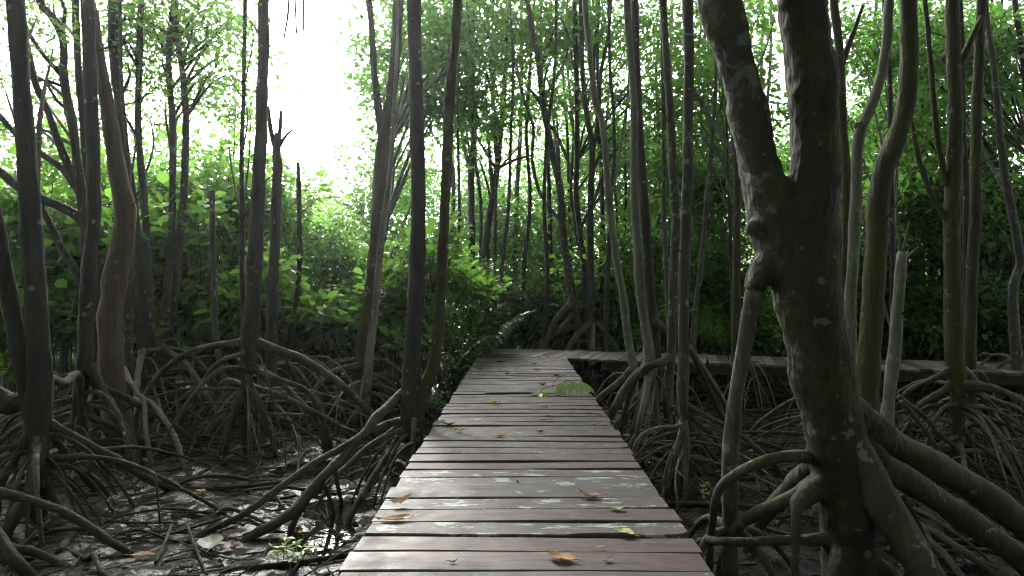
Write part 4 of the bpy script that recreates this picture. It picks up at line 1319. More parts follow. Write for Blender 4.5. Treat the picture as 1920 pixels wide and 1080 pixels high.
for j, x in enumerate(far_x):
    D = far_rng.uniform(12.8, 17.5)
    open_sky = 500 < x < 690
    if open_sky:
        top_y, D = far_rng.uniform(380, 430), 17
    else:
        top_y = -5 if x > 690 else far_rng.uniform(150, 330)
    lean = far_rng.uniform(-30, 30)
    wd = far_rng.uniform(6, 11)
    yb = VY + (EYE - 0.5) * F / D - 20
    pts = [(x + lean * (1 - t) + far_rng.uniform(-8, 8), top_y + (yb - top_y) * t, wd * (0.55 + 0.45 * t)) for t in np.linspace(0, 1, 6)]
    tree('far%d' % j, far_label(x, far_x), D, pts, far_rng.choice(['bark_dark', 'bark_grey', 'bark_dark']), roots=3 if D < 16 else 0, hub=yb - 20, spread=1.0,
         dead=open_sky or top_y > 0, top=11, n_roof=1, group='slim far trunks', sides=7, seed=500 + j)

# ------------------------------------------------------------------ crowns that show in the picture
def scatter(key_list, x0, x1, y0, y1, d0, d1, n, r, kinds, seed):
    rg = random.Random(seed)
    for j in range(n):
        px, py, D = rg.uniform(x0, x1), rg.uniform(y0, y1), rg.uniform(d0, d1)
        X = W(px, py, D)[0]
        best = min(key_list, key=lambda k: abs(TREES[k]['base'][0] - X) + 0.3 * abs(TREES[k]['D'] - D) + rg.uniform(0, 1))
        crown(best, [(px, py, D, r * rg.uniform(0.8, 1.25), rg.choice(kinds))])

# left: leafy sprays against the white sky
crown('L5', [(235, 30, 9.0, 0.55, 'spray'), (225, 75, 9.0, 0.45, 'spray'), (262, 130, 9.2, 0.35, 'spray'), (255, 190, 9.2, 0.3, 'spray'), (245, 5, 9.2, 0.6, 'spray'), (290, 175, 9.6, 0.4, 'spray')])
crown('L7', [(360, 40, 9.8, 0.75, 'spray'), (400, 70, 10, 0.7, 'spray'), (415, 110, 10, 0.6, 'spray'), (380, 110, 9.8, 0.55, 'spray'), (425, 140, 10, 0.45, 'spray'), (330, 20, 9.6, 0.6, 'spray'),
             (400, 20, 10.5, 0.8, 'open'), (440, 30, 10.5, 0.5, 'spray'), (300, 55, 10, 0.55, 'spray')])
crown('M2', [(455, 90, 9.0, 0.35, 'spray'), (440, 160, 9.2, 0.4, 'spray'), (465, 30, 9.2, 0.35, 'spray'), (430, 210, 10, 0.5, 'spray'), (470, 215, 10, 0.4, 'spray')])
crown('L1', [(15, 60, 7, 0.3, 'spray'), (100, 90, 7.5, 0.35, 'spray'), (70, 30, 7.5, 0.35, 'spray'), (10, 170, 7.5, 0.3, 'spray')])
crown('L9', [(170, 120, 9.5, 0.45, 'spray'), (130, 40, 9.5, 0.4, 'spray'), (200, 160, 9.8, 0.5, 'spray'), (60, 150, 10, 0.5, 'spray')])
crown('L4', [(215, 20, 9.2, 0.5, 'spray'), (230, 110, 9.4, 0.45, 'spray'), (250, 60, 9.5, 0.5, 'spray'), (280, 215, 10.5, 0.6, 'spray'), (235, 230, 10, 0.5, 'spray')])
crown('L6', [(300, 110, 10, 0.5, 'spray'), (290, 20, 10, 0.6, 'open'), (340, 60, 10.5, 0.7, 'open'), (310, 190, 10.5, 0.5, 'spray'), (375, 185, 11, 0.6, 'spray'), (430, 60, 11, 0.8, 'open'), (400, 140, 11, 0.7, 'open')])
crown('L8', [(10, 240, 8.8, 0.35, 'spray'), (60, 235, 9.5, 0.5, 'spray'), (20, 130, 8.8, 0.25, 'spray'), (130, 150, 9.5, 0.4, 'spray'), (100, 5, 9, 0.3, 'spray')])
crown('C', [(470, 40, 8.4, 0.25, 'spray')])
# dense dark crown right of the gap
scatter(['P1'], 705, 835, 60, 200, 12.5, 14.5, 11, 0.85, ['dense', 'open', 'open'], 1)
scatter(['P1', 'P2'], 730, 870, 0, 120, 12, 14, 5, 0.85, ['open'], 2)
scatter(['P1'], 720, 800, 250, 400, 12, 14, 5, 0.55, ['open'], 3)
# airy crowns straight ahead
scatter(['A1', 'A2', 'A3', 'A4', 'A5'], 850, 1070, -30, 150, 13, 17, 19, 1.0, ['open'], 4)
scatter(['A1', 'A2', 'A3', 'A4', 'A5'], 850, 1060, 150, 300, 14, 18, 10, 0.9, ['open'], 5)
scatter(['A4', 'A5', 'A6', 'A7'], 1050, 1300, -30, 130, 12, 17, 14, 0.9, ['open'], 6)
scatter(['A4', 'A5', 'A6', 'A7', 'B4'], 1060, 1280, 150, 290, 13, 17, 9, 0.85, ['open', 'open'], 7)
# right
scatter(['B6', 'B7', 'B8'], 1250, 1460, -10, 220, 12, 16, 14, 0.85, ['open', 'open', 'bright'], 8)
scatter(['T1', 'T2', 'T9'], 1560, 1690, 0, 260, 11, 15, 11, 0.65, ['open'], 9)
scatter(['T9', 'T7', 'T8', 'T10', 'T11'], 1690, 1960, -30, 220, 10.5, 14, 26, 0.95, ['open'], 10)
scatter(['T7', 'T8', 'T10', 'T11'], 1690, 1940, 220, 420, 11, 15, 11, 0.95, ['dense', 'open'], 12)

# ------------------------------------------------------------------ shrubs
def shrub(label, px, D, lobes, stems=5, group=None, seed=0):
    """lobes: rows of (dx px, py, radius m, kind) round the pixel column px at depth D"""
    b = W(px, VY, D)
    base = np.array([b[0], b[1], float(mud_z(b[0], b[1]))])
    t = thing('shrub', label, 'shrub', tuple(base), group)
    rg = random.Random(seed)
    for row in lobes:
        p = W(px + row[0], row[1], D + rg.uniform(-.6, .6))
        lobe(t, base, row[3], p, row[2], 'foliage')
        rel = p - base
        st = np.array([[rg.uniform(-.25, .25), rg.uniform(-.25, .25), -0.08, 0.022], [rel[0] * .4 + rg.uniform(-.2, .2), rel[1] * .4, rel[2] * .5, 0.016], [rel[0], rel[1], rel[2] + 0.3, 0.006]])
        V, Fc = stem_mesh(st, 6, 0.15, 0.05, 0.2, rg.randint(0, 999))
        obj('stem', mesh_np('stem', V, Fc), M['bark_grey'], t)
    return t

def shrub_field(specs):
    for j, (label, px, D, halfw, ytop, ybot, n, kinds, r) in enumerate(specs):
        rg = random.Random(300 + j)
        lb = []
        for q in range(n):
            f = rg.random()
            dx = rg.uniform(-1, 1) * halfw
            arch = 1 - 0.6 * (dx / halfw) ** 2
            py = ybot - (ybot - ytop) * (q + 0.5) / n * arch
            lb.append((dx, py, r * rg.uniform(0.75, 1.25), rg.choice(kinds)))
        shrub(label, px, D, lb, seed=j)

shrub_field([
    ('bright broad-leaved shrub at the left edge behind the dark trunks', 20, 10.5, 110, 225, 600, 12, ['bright', 'bright', 'dense'], 0.8),
    ('yellow-green shrub behind the smooth reddish trunk', 150, 11.5, 100, 250, 600, 11, ['bright', 'bright', 'dense'], 0.85),
    ('leafy shrub filling the space behind the two joined trunks', 290, 12.0, 90, 260, 600, 11, ['bright', 'dense'], 0.85),
    ('tall bright shrub left of the gap, reaching above the broken pole', 420, 12.5, 80, 185, 600, 15, ['bright', 'bright', 'dense'], 0.85),
    ('low lush shrub at the foot of the broken pole', 395, 10.6, 70, 540, 640, 5, ['broad'], 0.5),
    ('low leafy clump at the left edge behind the dark leaning stem', 15, 9.2, 60, 560, 660, 5, ['broad'], 0.42),
    ('low leafy clump between dark slender trunk and left-edge trunk', 112, 10.0, 40, 470, 640, 6, ['broad'], 0.42),
    ('low bright clump at the foot of the trunk beside the gap', 490, 10.4, 60, 540, 640, 6, ['broad'], 0.42),
    ('low bright clump left of the leaning forked trunk', 625, 10.8, 50, 570, 640, 5, ['broad'], 0.38),
    ('low light-leaved clump right behind the thick trunk by the path', 735, 10.6, 40, 480, 640, 6, ['broad'], 0.42),
    ('broad-leaved sapling behind the smooth reddish trunk', 215, 10.2, 60, 400, 600, 8, ['broad'], 0.45),
    ('broad-leaved sapling just right of the two joined trunks', 375, 10.4, 45, 380, 560, 7, ['broad'], 0.45),
    ('broad-leaved sapling left of the dark slender trunk', 70, 10.2, 50, 330, 540, 7, ['broad'], 0.45),
    ('broad-leaved sapling directly behind the bare thin pole', 570, 11.2, 45, 530, 620, 5, ['broad'], 0.38),
    ('broad-leaved sapling between thick trunk and its mossy side stem', 812, 11.0, 35, 430, 590, 6, ['broad'], 0.42),
    ('bushy shrub under the bright gap, behind the bare thin pole', 560, 13.5, 75, 400, 620, 10, ['bright', 'dense'], 0.8),
    ('rounded green shrub between bare pole and leaning trunk', 640, 12.5, 70, 450, 630, 8, ['bright', 'dense', 'bright'], 0.75),
    ('broad-leaved shrub showing between forked trunk and thick trunk', 745, 11.5, 60, 430, 630, 9, ['bright', 'dense'], 0.65),
    ('shrub with large light leaves right of the thick trunk', 850, 12.6, 50, 450, 600, 7, ['broad'], 0.40),
    ('dark shrub behind the ferns at the deck end', 930, 14.8, 90, 500, 640, 8, ['dense', 'deep', 'bright'], 0.8),
    ('dim shrub behind the arched roots at the deck end', 1060, 15.5, 90, 430, 640, 9, ['dense', 'bright', 'open'], 0.85),
    ('green shrub behind the trunk trio, over the side walkway', 1190, 14.5, 80, 420, 640, 9, ['dense', 'open', 'bright'], 0.85),
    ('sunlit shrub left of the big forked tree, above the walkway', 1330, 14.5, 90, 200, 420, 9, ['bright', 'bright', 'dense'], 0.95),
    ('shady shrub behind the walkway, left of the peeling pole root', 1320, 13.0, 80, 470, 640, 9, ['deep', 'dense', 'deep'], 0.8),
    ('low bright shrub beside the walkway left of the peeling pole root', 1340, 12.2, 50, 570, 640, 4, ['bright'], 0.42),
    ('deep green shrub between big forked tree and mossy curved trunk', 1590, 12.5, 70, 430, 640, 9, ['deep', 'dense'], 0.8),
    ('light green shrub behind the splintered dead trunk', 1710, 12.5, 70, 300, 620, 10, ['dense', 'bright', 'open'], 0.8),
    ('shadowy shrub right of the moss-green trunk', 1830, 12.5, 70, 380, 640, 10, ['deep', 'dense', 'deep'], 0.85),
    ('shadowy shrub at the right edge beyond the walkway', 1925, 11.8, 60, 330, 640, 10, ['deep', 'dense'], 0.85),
])

# ------------------------------------------------------------------ undergrowth and forest: masses nobody could count
def mass(name, mat, regions, size, seed, per=12, twig=0.22, cheap=True):
    rng = np.random.default_rng(seed)
    Vs, Fs, Ts, off = [], [], [], 0
    for (x0, x1, y0, y1, d0, d1, nl, r, leaves) in regions:
        cs, rs = [], []
        for j in range(nl):
            D = rng.uniform(d0, d1)
            p = W(rng.uniform(x0, x1), rng.uniform(y0, y1), D)
            p[2] = max(p[2], 0.2)
            cs.append(p)
            rs.append(r * rng.uniform(0.6, 1.3) * np.array([1, 1, 0.75]))
        V, Fq, t = foliage(np.array(cs), np.array(rs), leaves, size, rng, per=per, twig=twig, cheap=cheap, hollow=0.2)
        Vs.append(V)
        Fs.append(Fq + off)
        Ts.append(t)
        off += len(V)
    me = mesh_np(name, np.vstack(Vs), np.vstack(Fs), smooth=False, tint=np.concatenate(Ts))
    o = obj(name, me, mat)
    o['kind'] = 'stuff'
    return o

u = mass('undergrowth', M['leaf'], [
    (-250, 500, 310, 640, 15, 20, 50, 1.1, 27000),
    (-400, 2300, 590, 660, 12.8, 17, 80, 0.7, 36000),
    (480, 700, 440, 640, 15, 24, 26, 1.1, 22000),
    (690, 1000, 320, 640, 16.5, 22, 40, 1.2, 24000),
    (1000, 1300, 270, 640, 17, 23, 46, 1.25, 34000),
    (1250, 1700, 250, 640, 15, 21, 54, 1.2, 36000),
    (1600, 2200, 250, 640, 14, 20, 50, 1.2, 30000),
], 0.17, 41)
tag(u, 'dense green thicket of leaves filling the wood behind the mangroves', 'undergrowth')
f = mass('forest', M['leaf_bright'], [
    (540, 720, 385, 600, 26, 36, 30, 1.9, 24000),
    (-900, 2900, 530, 625, 20, 30, 90, 1.5, 30000),
    (-700, 480, 330, 600, 22, 34, 60, 2.2, 34000),
    (690, 2600, 340, 600, 24, 36, 76, 2.2, 40000),
], 0.24, 43, per=12, twig=0.4)
tag(f, 'distant green treetops under the bright gap and behind the thicket', 'forest')
# the wood goes on round the viewer: unseen crowns overhead, at both sides and behind, added to block light
rng = np.random.default_rng(8)
cs, rs = [], []
while len(cs) < 255:
    p = np.array([rng.uniform(-17, 17), rng.uniform(-13, 6.2), rng.uniform(0.5, 12)])
    r = rng.uniform(1.1, 2.1)
    near_h = math.hypot(p[0], p[1] - 1.0)
    if p[2] < 7.6 and near_h < 8.0:
        continue
    if p[2] < 5.0 and p[1] > 2.0:
        continue
    if p[1] > 0.5:
        top_z = EYE + 0.475 * (p[1] + r)
        if abs(p[0]) - 1.6 * r < 0.86 * (p[1] + r) and p[2] - 1.15 * r < top_z:
            continue
    cs.append(p)
    rs.append(np.array([1.1, 1.1, 0.65]) * r)
V, Fq, t = foliage(np.array(cs), np.array(rs), 92000, 0.40, rng, per=10, twig=0.6, cheap=True, hollow=0.2)
f2 = obj('forest', mesh_np('forest', V, Fq, smooth=False, tint=t), M['leaf'])
f2['kind'] = 'stuff'
tag(f2, 'unseen surrounding mangrove wood and canopy, added to block light on the path', 'forest')

# ------------------------------------------------------------------ litter on the mud
rng = np.random.default_rng(17)
parts = []
for j in range(2200):
    yy = rng.uniform(3.4, 12.5) if rng.random() < 0.75 else rng.uniform(3.4, 7)
    xx = rng.uniform(-0.95, 0.95) * yy * 0.95
    if XL - 0.1 < xx < XR + 0.1:
        continue
    ln = rng.uniform(0.08, 0.5) * (1 if rng.random() < 0.85 else 1.8)
    a = rng.uniform(0, math.pi)
    r = rng.uniform(0.002, 0.007) * (1 if rng.random() < 0.85 else 1.7)
    z = float(mud_z(xx, yy)) + r + rng.uniform(0, 0.015)
    d = np.array([math.cos(a), math.sin(a), rng.normal(0, 0.06)])
    mid = rng.normal(0, 0.05, 3) * ln * np.array([1, 1, 0.5])
    P = np.array([[xx, yy, z]]) + np.array([-d * ln / 2, mid, d * ln / 2])
    V, Fq, sd, n = tube(P, [r, r, r * 0.6], 4, 0.0, j)
    parts.append((V[:-2], Fq))
off = 0
Vs, Fs = [], []
for V, Fq in parts:
    Vs.append(V)
    Fs.append(Fq + off)
    off += len(V)
o = obj('twig_litter', mesh_np('twig_litter', np.vstack(Vs), np.vstack(Fs)), M['root'])
o['kind'] = 'stuff'
tag(o, 'fine twigs and root bits littering the wet mud', 'litter')
n = 700
yy = rng.uniform(3.4, 13, n)
xx = rng.uniform(-0.95, 0.95, n) * yy
keep = (xx < XL - 0.05) | (xx > XR + 0.05)
xx, yy = xx[keep], yy[keep]
n = len(xx)
C = np.stack([xx, yy, mud_z(xx, yy) + 0.012], 1)
a = rng.uniform(0, 6.28, n)
A = np.stack([np.cos(a), np.sin(a), rng.normal(0, 0.12, n)], 1)
V, Fq, pv = leaf_arrays(C, A, np.array([0, 0, 1.0]) + rng.normal(0, 0.15, (n, 3)), rng.uniform(0.05, 0.11, n), rng.uniform(0.025, 0.05, n), rng)
o = obj('leaf_litter', mesh_np('leaf_litter', V, Fq, False), LEAFCOL['dark'])
o['kind'] = 'stuff'
tag(o, 'sodden dark leaves lying on the mud among the roots', 'litter')

# single sticks and logs that can be picked out
def stick(label, pts, wd, mat='root', z=0.03):
    rows = []
    for (px, py) in pts:
        D = gD(py, z)
        p = W(px, py, D)
        rows.append([p[0], p[1], p[2], wd / F * D / 2])
    rows = np.array(rows)
    base = rows.mean(0)[:3]
    base[2] = 0
    rows[:, :3] -= base
    V, Fc = stem_mesh(rows, 8, 0.06, 0.07, 0.25, len(label))
    o = obj('fallen_stick', mesh_np('fallen_stick', V, Fc), M[mat], None, tuple(base))
    tag(o, label, 'stick')
stick('thin pale straight stick lying in the mud left of the grey dead leaf', [(350, 981), (368, 1030), (388, 1078)], 5, 'root_pale', 0.06)
stick('crooked pale stick leaning on the mud near the orange leaf', [(322, 984), (308, 1020), (291, 1056)], 6, 'root_pale', 0.06)
stick('short thick log stump lying in the dark mud at lower left', [(111, 1037), (128, 1012), (146, 988)], 17, 'root', 0.05)
stick('very thin twig lying across the mud above the grey dead leaf', [(337, 1017), (370, 1028), (402, 1041), (450, 1050)], 3, 'root_pale', 0.05)
stick('long dark branch lying along the bottom edge left of the deck', [(350, 1078), (450, 1066), (560, 1054), (652, 1040)], 10, 'root_dark', 0.04)
stick('long straight root-like stick lying level across the left mud', [(300, 912), (400, 916), (480, 910), (540, 903)], 8, 'root', 0.05)
stick('curved dark stick beside the yellow leaf on the left mud', [(215, 958), (255, 950), (300, 944), (325, 940)], 9, 'root_dark', 0.04)
stick('straight branch lying flat right of the deck under the spidery roots', [(1255, 944), (1330, 946), (1400, 950), (1475, 956)], 10, 'root', 0.04)
stick('short bent stick in the shade below the right deck edge', [(1300, 985), (1320, 970), (1345, 966)], 9, 'root', 0.04)
stick('long dark log lying under the side walkway', [(1395, 772), (1440, 770), (1490, 772)], 9, 'root_dark', 0.05)
stick('thin stick lying between the heavy roots at lower right', [(1760, 1010), (1810, 1035), (1870, 1066)], 6, 'root', 0.05)

# ------------------------------------------------------------------ fallen leaves
def fallen_leaf(label, px, py, lpx, ang, colour, curl=0.15, wf=0.42, on_deck=True, group=None, twist=0.0, seed=0):
    rg = random.Random(seed + int(px) + int(py))
    z = DECK + 0.006 if on_deck else 0.0
    D = (EYE - z) * F / (py - VY)
    p = W(px, py, D)
    if not on_deck:
        p[2] = float(mud_z(p[0], p[1])) + 0.02
    L = lpx / F * D * (1.22 if on_deck else 1.0)
    wd = L * wf
    n, m = 9, 3
    prof = [0.03, 0.45, 0.78, 0.96, 1.0, 0.92, 0.72, 0.40, 0.03]
    V = []
    bend = rg.uniform(-.12, .12)
    for i in range(n):
        t = i / (n - 1)
        x = (t - 0.5) * L
        zc = curl * L * (2 * t - 1) ** 2 * (1.2 if t > 0.5 else 0.6)
        for j in (-1, -0.5, 0, 0.5, 1):
            y = j * wd / 2 * prof[i] + bend * L * math.sin(t * 3.1)
            zz = zc + abs(j) * wd * (0.16 + curl * 0.5) * prof[i] + twist * j * L * (t - 0.5) + rg.uniform(-.004, .004) * 8 * L
            V.append([x, y, zz])
    mn = min(v[2] for v in V)
    for v in V:
        v[2] -= mn
    Fc = []
    for i in range(n - 1):
        for j in range(4):
            a = i * 5 + j
            Fc.append([a, a + 5, a + 6, a + 1])
    # stalk
    off = len(V)
    r = 0.008 * L + 0.0006
    zs = V[2][2]
    for t in (0, 1):
        for (dy, dz) in ((-r, 0), (r, 0), (0, 2 * r)):
            V.append([-L / 2 - t * 0.22 * L, dy + t * 0.05 * L, zs + dz])
    for a, b in ((0, 1), (1, 2), (2, 0)):
        Fc.append([off + a, off + b, off + 3 + b, off + 3 + a])
    o = obj('fallen_leaf', mesh_np('fallen_leaf', np.array(V), Fc), LEAFCOL[colour], None, tuple(p))
    o.rotation_euler = (rg.uniform(-.05, .05), 0, math.radians(ang))
    tag(o, label, 'leaf', group)

fallen_leaf('upturned tan leaf on the deck near its left edge, upper of two', 752, 945, 34, 20, 'tan', 0.35, 0.55)
fallen_leaf('long pale tan leaf on the deck near its left edge, lower of two', 744, 974, 60, 12, 'tan', 0.12, 0.3)
fallen_leaf('reddish brown leaf on the deck at the right, on a flaked plank', 1106, 930, 38, 160, 'brown', 0.2, 0.5)
fallen_leaf('small crinkled lime leaf on the red plank by the right edge', 1157, 955, 26, -10, 'lime', 0.22, 0.5)
fallen_leaf('oval lime-yellow leaf lying over a broken plank edge', 1170, 999, 36, 145, 'lime', 0.06, 0.55)
fallen_leaf('large tan orange leaf nearest the viewer on the deck', 1053, 1047, 50, 155, 'orange', 0.14, 0.5)
fallen_leaf('tiny yellow leaf on the near red plank', 1126, 1026, 13, 10, 'lime', 0.2, 0.5)
fallen_leaf('small grey-green leaf on the nearest red plank', 1142, 1051, 17, 30, 'grey', 0.2, 0.6)
fallen_leaf('tiny dark shrivelled leaf at the front left of the deck', 850, 1054, 16, 10, 'dark', 0.4, 0.3)
fallen_leaf('small dark curled leaf in the middle of the flaked planks', 973, 906, 11, 120, 'dark', 0.3, 0.5)
fallen_leaf('orange leaf alone in the middle of the deck', 938, 819, 20, 5, 'orange', 0.2, 0.6)
fallen_leaf('pale lime leaf on the left part of the deck beside a dark one', 829, 791, 16, 15, 'lime', 0.2, 0.5)
fallen_leaf('dark leaf on the left part of the deck beside a lime one', 843, 797, 18, -10, 'dark', 0.2, 0.4)
fallen_leaf('yellow leaf at the left deck edge behind the dark leaf', 861, 808, 19, -15, 'yellow', 0.15, 0.5)
fallen_leaf('bright yellow leaf a little below the broken plank', 927, 756, 20, 5, 'yellow', 0.2, 0.5)
fallen_leaf('small dark leaf right of the middle of the deck', 1014, 810, 12, 0, 'dark', 0.3, 0.5)
fallen_leaf('grey-green leaf with a dark spot right of the deck middle', 1023, 788, 26, -8, 'grey', 0.15, 0.4)
fallen_leaf('small upright brown leaf just behind the grey-green leaf', 1028, 780, 9, 60, 'tan', 0.4, 0.6)
fallen_leaf('silvery leaf before the green sprig', 1024, 764, 17, 0, 'grey', 0.2, 0.35)
fallen_leaf('dark red leaf in the middle of the far deck', 951, 702, 9, 20, 'red', 0.3, 0.7)
fallen_leaf('orange leaf at the left of the far deck', 900, 692, 11, -15, 'orange', 0.25, 0.6)
fallen_leaf('brown leaf at the right of the far deck, before the dark gap', 1008, 694, 13, 0, 'brown', 0.2, 0.6)
fallen_leaf('yellow leaf at the right of the far deck, behind the dark gap', 1020, 680, 9, 10, 'yellow', 0.25, 0.6)
fallen_leaf('red-brown leaf beside the green sprig', 1044, 705, 14, -10, 'red', 0.3, 0.6)
fallen_leaf('dark red leaf at the stem of the green sprig', 1018, 722, 14, 10, 'red', 0.3, 0.5)
fallen_leaf('long pale yellow leaf at the far end of the deck', 953, 665, 17, 3, 'yellow', 0.1, 0.5)
fallen_leaf('yellow leaf by the corner of the two walkways', 1024, 668, 8, 20, 'yellow', 0.2, 0.6)
fallen_leaf('dark leaf at the far left end of the deck', 909, 666, 9, 0, 'dark', 0.3, 0.5)
fallen_leaf('pale leaf low on the far deck, left of the dark red one', 937, 691, 9, 0, 'lime', 0.15, 0.5)
fallen_leaf('dark leaf on the far deck above the pale one', 940, 679, 13, -4, 'dark', 0.2, 0.4)
fallen_leaf('dark leaf on the far deck left of the yellow one', 1003, 682, 12, 4, 'dark', 0.2, 0.4)
fallen_leaf('golden leaf lying on the left mud by a root tip', 376, 937, 27, -25, 'gold', 0.12, 0.5, False)
fallen_leaf('tan orange leaf lying on the mud at lower left', 268, 1054, 50, 5, 'orange', 0.05, 0.35, False)
fallen_leaf('large crumpled grey-green leaf on the mud at the bottom', 400, 1036, 66, 105, 'grey', 0.12, 0.7, False)
fallen_leaf('dull red leaf beside the crumpled grey-green one', 433, 1034, 36, 100, 'red', 0.15, 0.5, False)
fallen_leaf('golden leaf standing by the thick root left of the deck', 564, 997, 20, 110, 'gold', 0.2, 0.45, False)
fallen_leaf('pale yellow leaf on the mud under the left deck edge', 690, 966, 18, 10, 'lime', 0.1, 0.5, False)
fallen_leaf('yellow leaf on the mud right of the deck below the spidery roots', 1332, 933, 20, 20, 'yellow', 0.15, 0.6, False)
fallen_leaf('yellow-brown leaf on the mud between pole root and big tree', 1420, 922, 16, 0, 'orange', 0.15, 0.5, False)
fallen_leaf('pale grey leaf on the mud at the bottom left', 236, 1072, 34, 10, 'grey', 0.08, 0.45, False)

# fresh green sprig broken off and dropped on the deck
sp_D = 1344 / (744 - 546.0)
sb = W(1040, 744, sp_D)
sprig = thing('leafy_sprig', 'broken sprig of fresh green leaves lying on the deck by its right edge', 'sprig', (sb[0], sb[1], DECK))
def spx(px, py, dd=0.0):
    p = W(px, py, sp_D + dd)
    return p - np.array([sb[0], sb[1], DECK])
for path in ([(1008, 741, .1), (1020, 728, .15), (1036, 724, .2), (1052, 719, .2), (1066, 713, .2), (1084, 713, .2)], [(1036, 725, .2), (1040, 714, .3), (1052, 706, .35), (1060, 703, .4)], [(1066, 713, .2), (1075, 720, .2), (1083, 722, .15)]):
    rows = np.array([[*spx(*q), 0.0045] for q in path])
    V, Fc = stem_mesh(rows, 6, 0.03, 0.05, 0.2, 3)
    obj('twig', mesh_np('twig', V, Fc), LEAFCOL['red'], sprig)
def leaf_blade(L, wd, droop, fold):
    prof = [0.05, 0.55, 0.9, 1.0, 0.85, 0.5, 0.03]
    V = []
    for i, q in enumerate(prof):
        t = i / 6
        for j in (-1, 0, 1):
            V.append([t * L, j * wd / 2 * q, abs(j) * wd * fold * q - droop * L * t * t])
    Fc = []
    for i in range(6):
        for j in range(2):
            a = i * 3 + j
            Fc.append([a, a + 3, a + 4, a + 1])
    return np.array(V), Fc
srng = random.Random(6)
for (px, py, dd, yaw, pitch, L) in [
    (1056, 716, .2, 250, 68, .17), (1054, 716, .2, 290, 75, .16), (1060, 716, .2, 200, 60, .15), (1050, 718, .2, 330, 50, .15), (1062, 715, .15, 270, 80, .17),
    (1084, 715, .2, 270, 75, .16), (1088, 715, .2, 310, 65, .16), (1092, 717, .2, 340, 55, .16), (1080, 715, .2, 225, 65, .16), (1096, 722, .2, 350, 40, .13), (1086, 714, .25, 240, 78, .16),
    (1030, 738, .1, 200, 8, .15), (1024, 741, .1, 250, 5, .14), (1016, 741, .1, 190, 4, .14), (1036, 741, .1, 340, 6, .13), (1012, 743, .05, 285, 5, .12), (1040, 738, .15, 20, 8, .14)]:
    L *= 1.12
    V, Fc = leaf_blade(L, L * 0.36, 0.15, 0.2)
    p = spx(px, py, dd)
    p[2] = max(p[2], 0.02)
    o = obj('leaf', mesh_np('leaf', V, Fc), LEAFCOL['green'], sprig, tuple(p))
    zmax = p[2]
    pit = math.radians(pitch)
    pit = min(pit, math.asin(min(0.99, max(0.02, (zmax - 0.012) / (L * 1.08)))))
    o.rotation_euler = (srng.uniform(-.9, .9), pit, math.radians(yaw + srng.uniform(-25, 25)))
def deck_twig(label, pts):
    rows = []
    for (px, py, h) in pts:
        D = (EYE - DECK) * F / (py - VY)
        p = W(px, py, D)
        rows.append([p[0], p[1], DECK + h, 0.0035])
    rows = np.array(rows)
    base = rows.mean(0)[:3]
    base[2] = DECK
    rows[:, :3] -= base
    V, Fc = stem_mesh(rows, 5, 0.02, 0.05, 0.2, 9)
    tag(obj('fallen_twig', mesh_np('fallen_twig', V, Fc), LEAFCOL['red'], None, tuple(base)), label, 'twig')
deck_twig('thin reddish twig on the deck at its right edge', [(1098, 774, .006), (1112, 779, .02), (1126, 781, .01), (1131, 776, .006)])
deck_twig('thin dark hooked twig near the right deck edge', [(1112, 797, .006), (1124, 799, .02), (1135, 802, .02), (1137, 796, .006)])
deck_twig('long thin twig lying across the far end of the deck', [(950, 664, .006), (970, 667, .01), (990, 670, .012), (1000, 671, .006)])

# ------------------------------------------------------------------ ferns
def frond_mesh(L, lift, n, ll, rng):
    """arching rachis with paired narrow leaflets"""
    ts = np.linspace(0, 1, n)
    R = np.stack([L * ts * (1 - 0.12 * ts), 0 * ts, lift * L * (ts - 0.45 * ts ** 2.2)], 1)
    Vt, Fc = tube_faces(tube(R, 0.006 * (1 - 0.8 * ts) + 0.001, 5, 0, 1))
    Vs = [Vt]
    off = len(Vt)
    tint = [0.3] * len(Vt)
    for i in range(3, n):
        t = ts[i]
        l = ll * math.sin(math.pi * min(1, 0.16 + 0.84 * t) ** 0.8) ** 0.7 * (1 - 0.35 * t) + 0.03
        for s in (-1, 1):
            a = np.array([0.55 + 0.3 * t, s, -0.10 + rng.uniform(-.12, .12)])
            a /= np.linalg.norm(a)
            nn = np.array([-0.3, s * 0.15, 1.0]) + np.array([rng.uniform(-.2, .2) for _ in range(3)])
            sd = np.cross(a, nn)
            sd /= np.linalg.norm(sd)
            wd = 0.13 * ll + 0.012
            P = R[i]
            mid = P + a * l * 0.5 + np.array([0, 0, 0.03 * l])
            tip = P + a * l + np.array([0, 0, -0.22 * l])
            Vs.append(np.array([P - sd * wd * .25, P + sd * wd * .25, mid + sd * wd * .5, tip, mid - sd * wd * .5]))
            Fc += [[off, off + 1, off + 2, off + 4], [off + 4, off + 2, off + 3]]
            off += 5
            tint += [rng.uniform(0.1, 0.9)] * 5
    return np.vstack(Vs), Fc, tint

def fern(label, px, py, D, fronds, seed):
    rg = random.Random(seed)
    p = W(px, py, D)
    z = float(mud_z(p[0], p[1]))
    t = thing('fern', label, 'fern', (p[0], p[1], z))
    for (yaw, L, lift) in fronds:
        V, Fc, tint = frond_mesh(L, lift, 24, L * 0.24, rg)
        o = obj('frond', mesh_np('frond', V, Fc, False, tint), M['fern'], t, (rg.uniform(-.04, .04), rg.uniform(-.04, .04), 0.02))
        o.rotation_euler = (rg.uniform(-.25, .25), 0, math.radians(yaw))
fern('large fern with a pale arching frond reaching over the deck end', 852, 690, 11.2, [(-2, 1.55, 1.75), (10, 1.4, 1.7), (170, 1.3, 1.5), (125, 1.3, 1.8), (230, 1.2, 1.3), (275, 1.1, 1.2), (25, 1.3, 1.7), (150, 1.2, 1.6), (95, 1.1, 1.9), (60, 1.2, 1.8), (200, 1.1, 1.2), (-40, 1.1, 1.1)], 1)
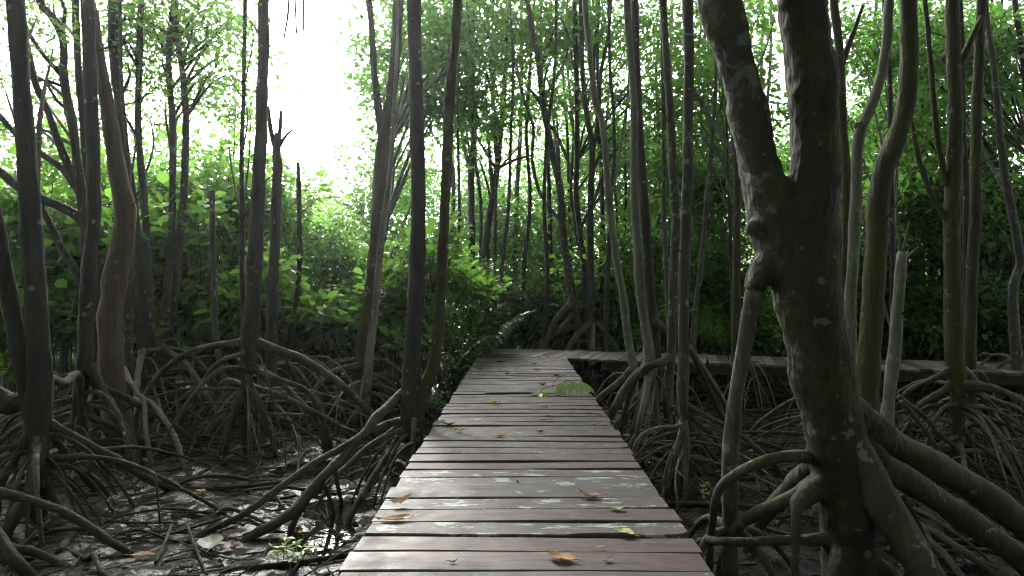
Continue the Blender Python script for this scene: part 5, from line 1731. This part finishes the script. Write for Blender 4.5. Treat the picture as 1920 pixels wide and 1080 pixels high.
fern('fern with low fronds against the left deck edge', 843, 720, 9.0, [(10, 0.9, 1.3), (60, 0.9, 1.4), (130, 0.9, 1.3), (-30, 0.8, 1.0), (180, 0.8, 1.2), (250, 0.7, 1.0), (330, 0.8, 1.2)], 2)
fern('tall dark fern behind the thick trunk left of the path', 835, 680, 11.4, [(100, 1.6, 1.9), (150, 1.5, 1.8), (40, 1.5, 1.9), (200, 1.4, 1.5), (0, 1.3, 1.6), (70, 1.6, 2.1), (260, 1.3, 1.4), (310, 1.3, 1.5)], 3)
fern('small fern tuft under the walkway near the moss-green trunk', 1715, 770, 8.2, [(20, 0.5, 0.8), (100, 0.5, 0.9), (170, 0.5, 0.8), (250, 0.4, 0.6), (310, 0.45, 0.7)], 4)

# ------------------------------------------------------------------ seedlings
def seedling(label, px, py, h, seed, group=None):
    rg = random.Random(seed)
    D = gD(py)
    p = W(px, py, D)
    t = thing('mangrove_seedling', label, 'seedling', (p[0], p[1], float(mud_z(p[0], p[1]))), group)
    rows = np.array([[0, 0, -0.03, .004], [rg.uniform(-.02, .02), rg.uniform(-.02, .02), h * .5, .0035], [rg.uniform(-.03, .03), rg.uniform(-.03, .03), h, .002]])
    V, Fc = stem_mesh(rows, 5, 0.03, 0.03, 0.1, seed)
    obj('stem', mesh_np('stem', V, Fc), LEAFCOL['green'], t)
    for q in range(rg.randint(5, 8)):
        f = 1 - 0.13 * (q // 2)
        L = rg.uniform(0.045, 0.075)
        V, Fc = leaf_blade(L, L * 0.5, 0.15, 0.15)
        o = obj('leaf', mesh_np('leaf', V, Fc), LEAFCOL['green'], t, tuple(rows[2][:3] * f + np.array([0, 0, -.004 * q])))
        o.rotation_euler = (rg.uniform(-.3, .3), rg.uniform(-.7, .1), q * 2.4 + rg.uniform(-.4, .4))
for j, (x, y_, h) in enumerate([(520, 1066, .13), (540, 1060, .15), (558, 1056, .12), (572, 1064, .11), (545, 1074, .10), (585, 1050, .10), (530, 1046, .10)]):
    seedling('small green seedling in the clump on the mud left of the near deck', x, y_, h, 40 + j, 'seedlings by the near deck')
seedling('small seedling on the mud below the spidery roots', 1322, 945, .11, 60)
seedling('leafy seedling in the shade before the side walkway', 1396, 775, .28, 61)
seedling('tiny seedling among the heavy roots at the right', 1820, 985, .09, 62)
seedling('low seedling between pole root and spidery roots', 1410, 862, .12, 63)
seedling('seedling just left of the curling seed-stick under the big tree', 1425, 838, .10, 64)

# ------------------------------------------------------------------ thin haze added for the glare round the bright gap
hz = mesh_np('haze', *[np.array(q) for q in (box(0, 20, 8.0, 160, 110, 19.4))], smooth=False)
m, nt, out = new_mat('haze')
pv = nt.nodes.new('ShaderNodeVolumePrincipled')
pv.inputs['Color'].default_value = (0.93, 0.96, 1.0, 1)
pv.inputs['Density'].default_value = HAZE
pv.inputs['Anisotropy'].default_value = 0.75
nt.links.new(pv.outputs[0], out.inputs['Volume'])
ho = obj('haze', hz, m)
ho['kind'] = 'stuff'
tag(ho, 'thin haze added between the trees for the glare at the gap', 'haze')
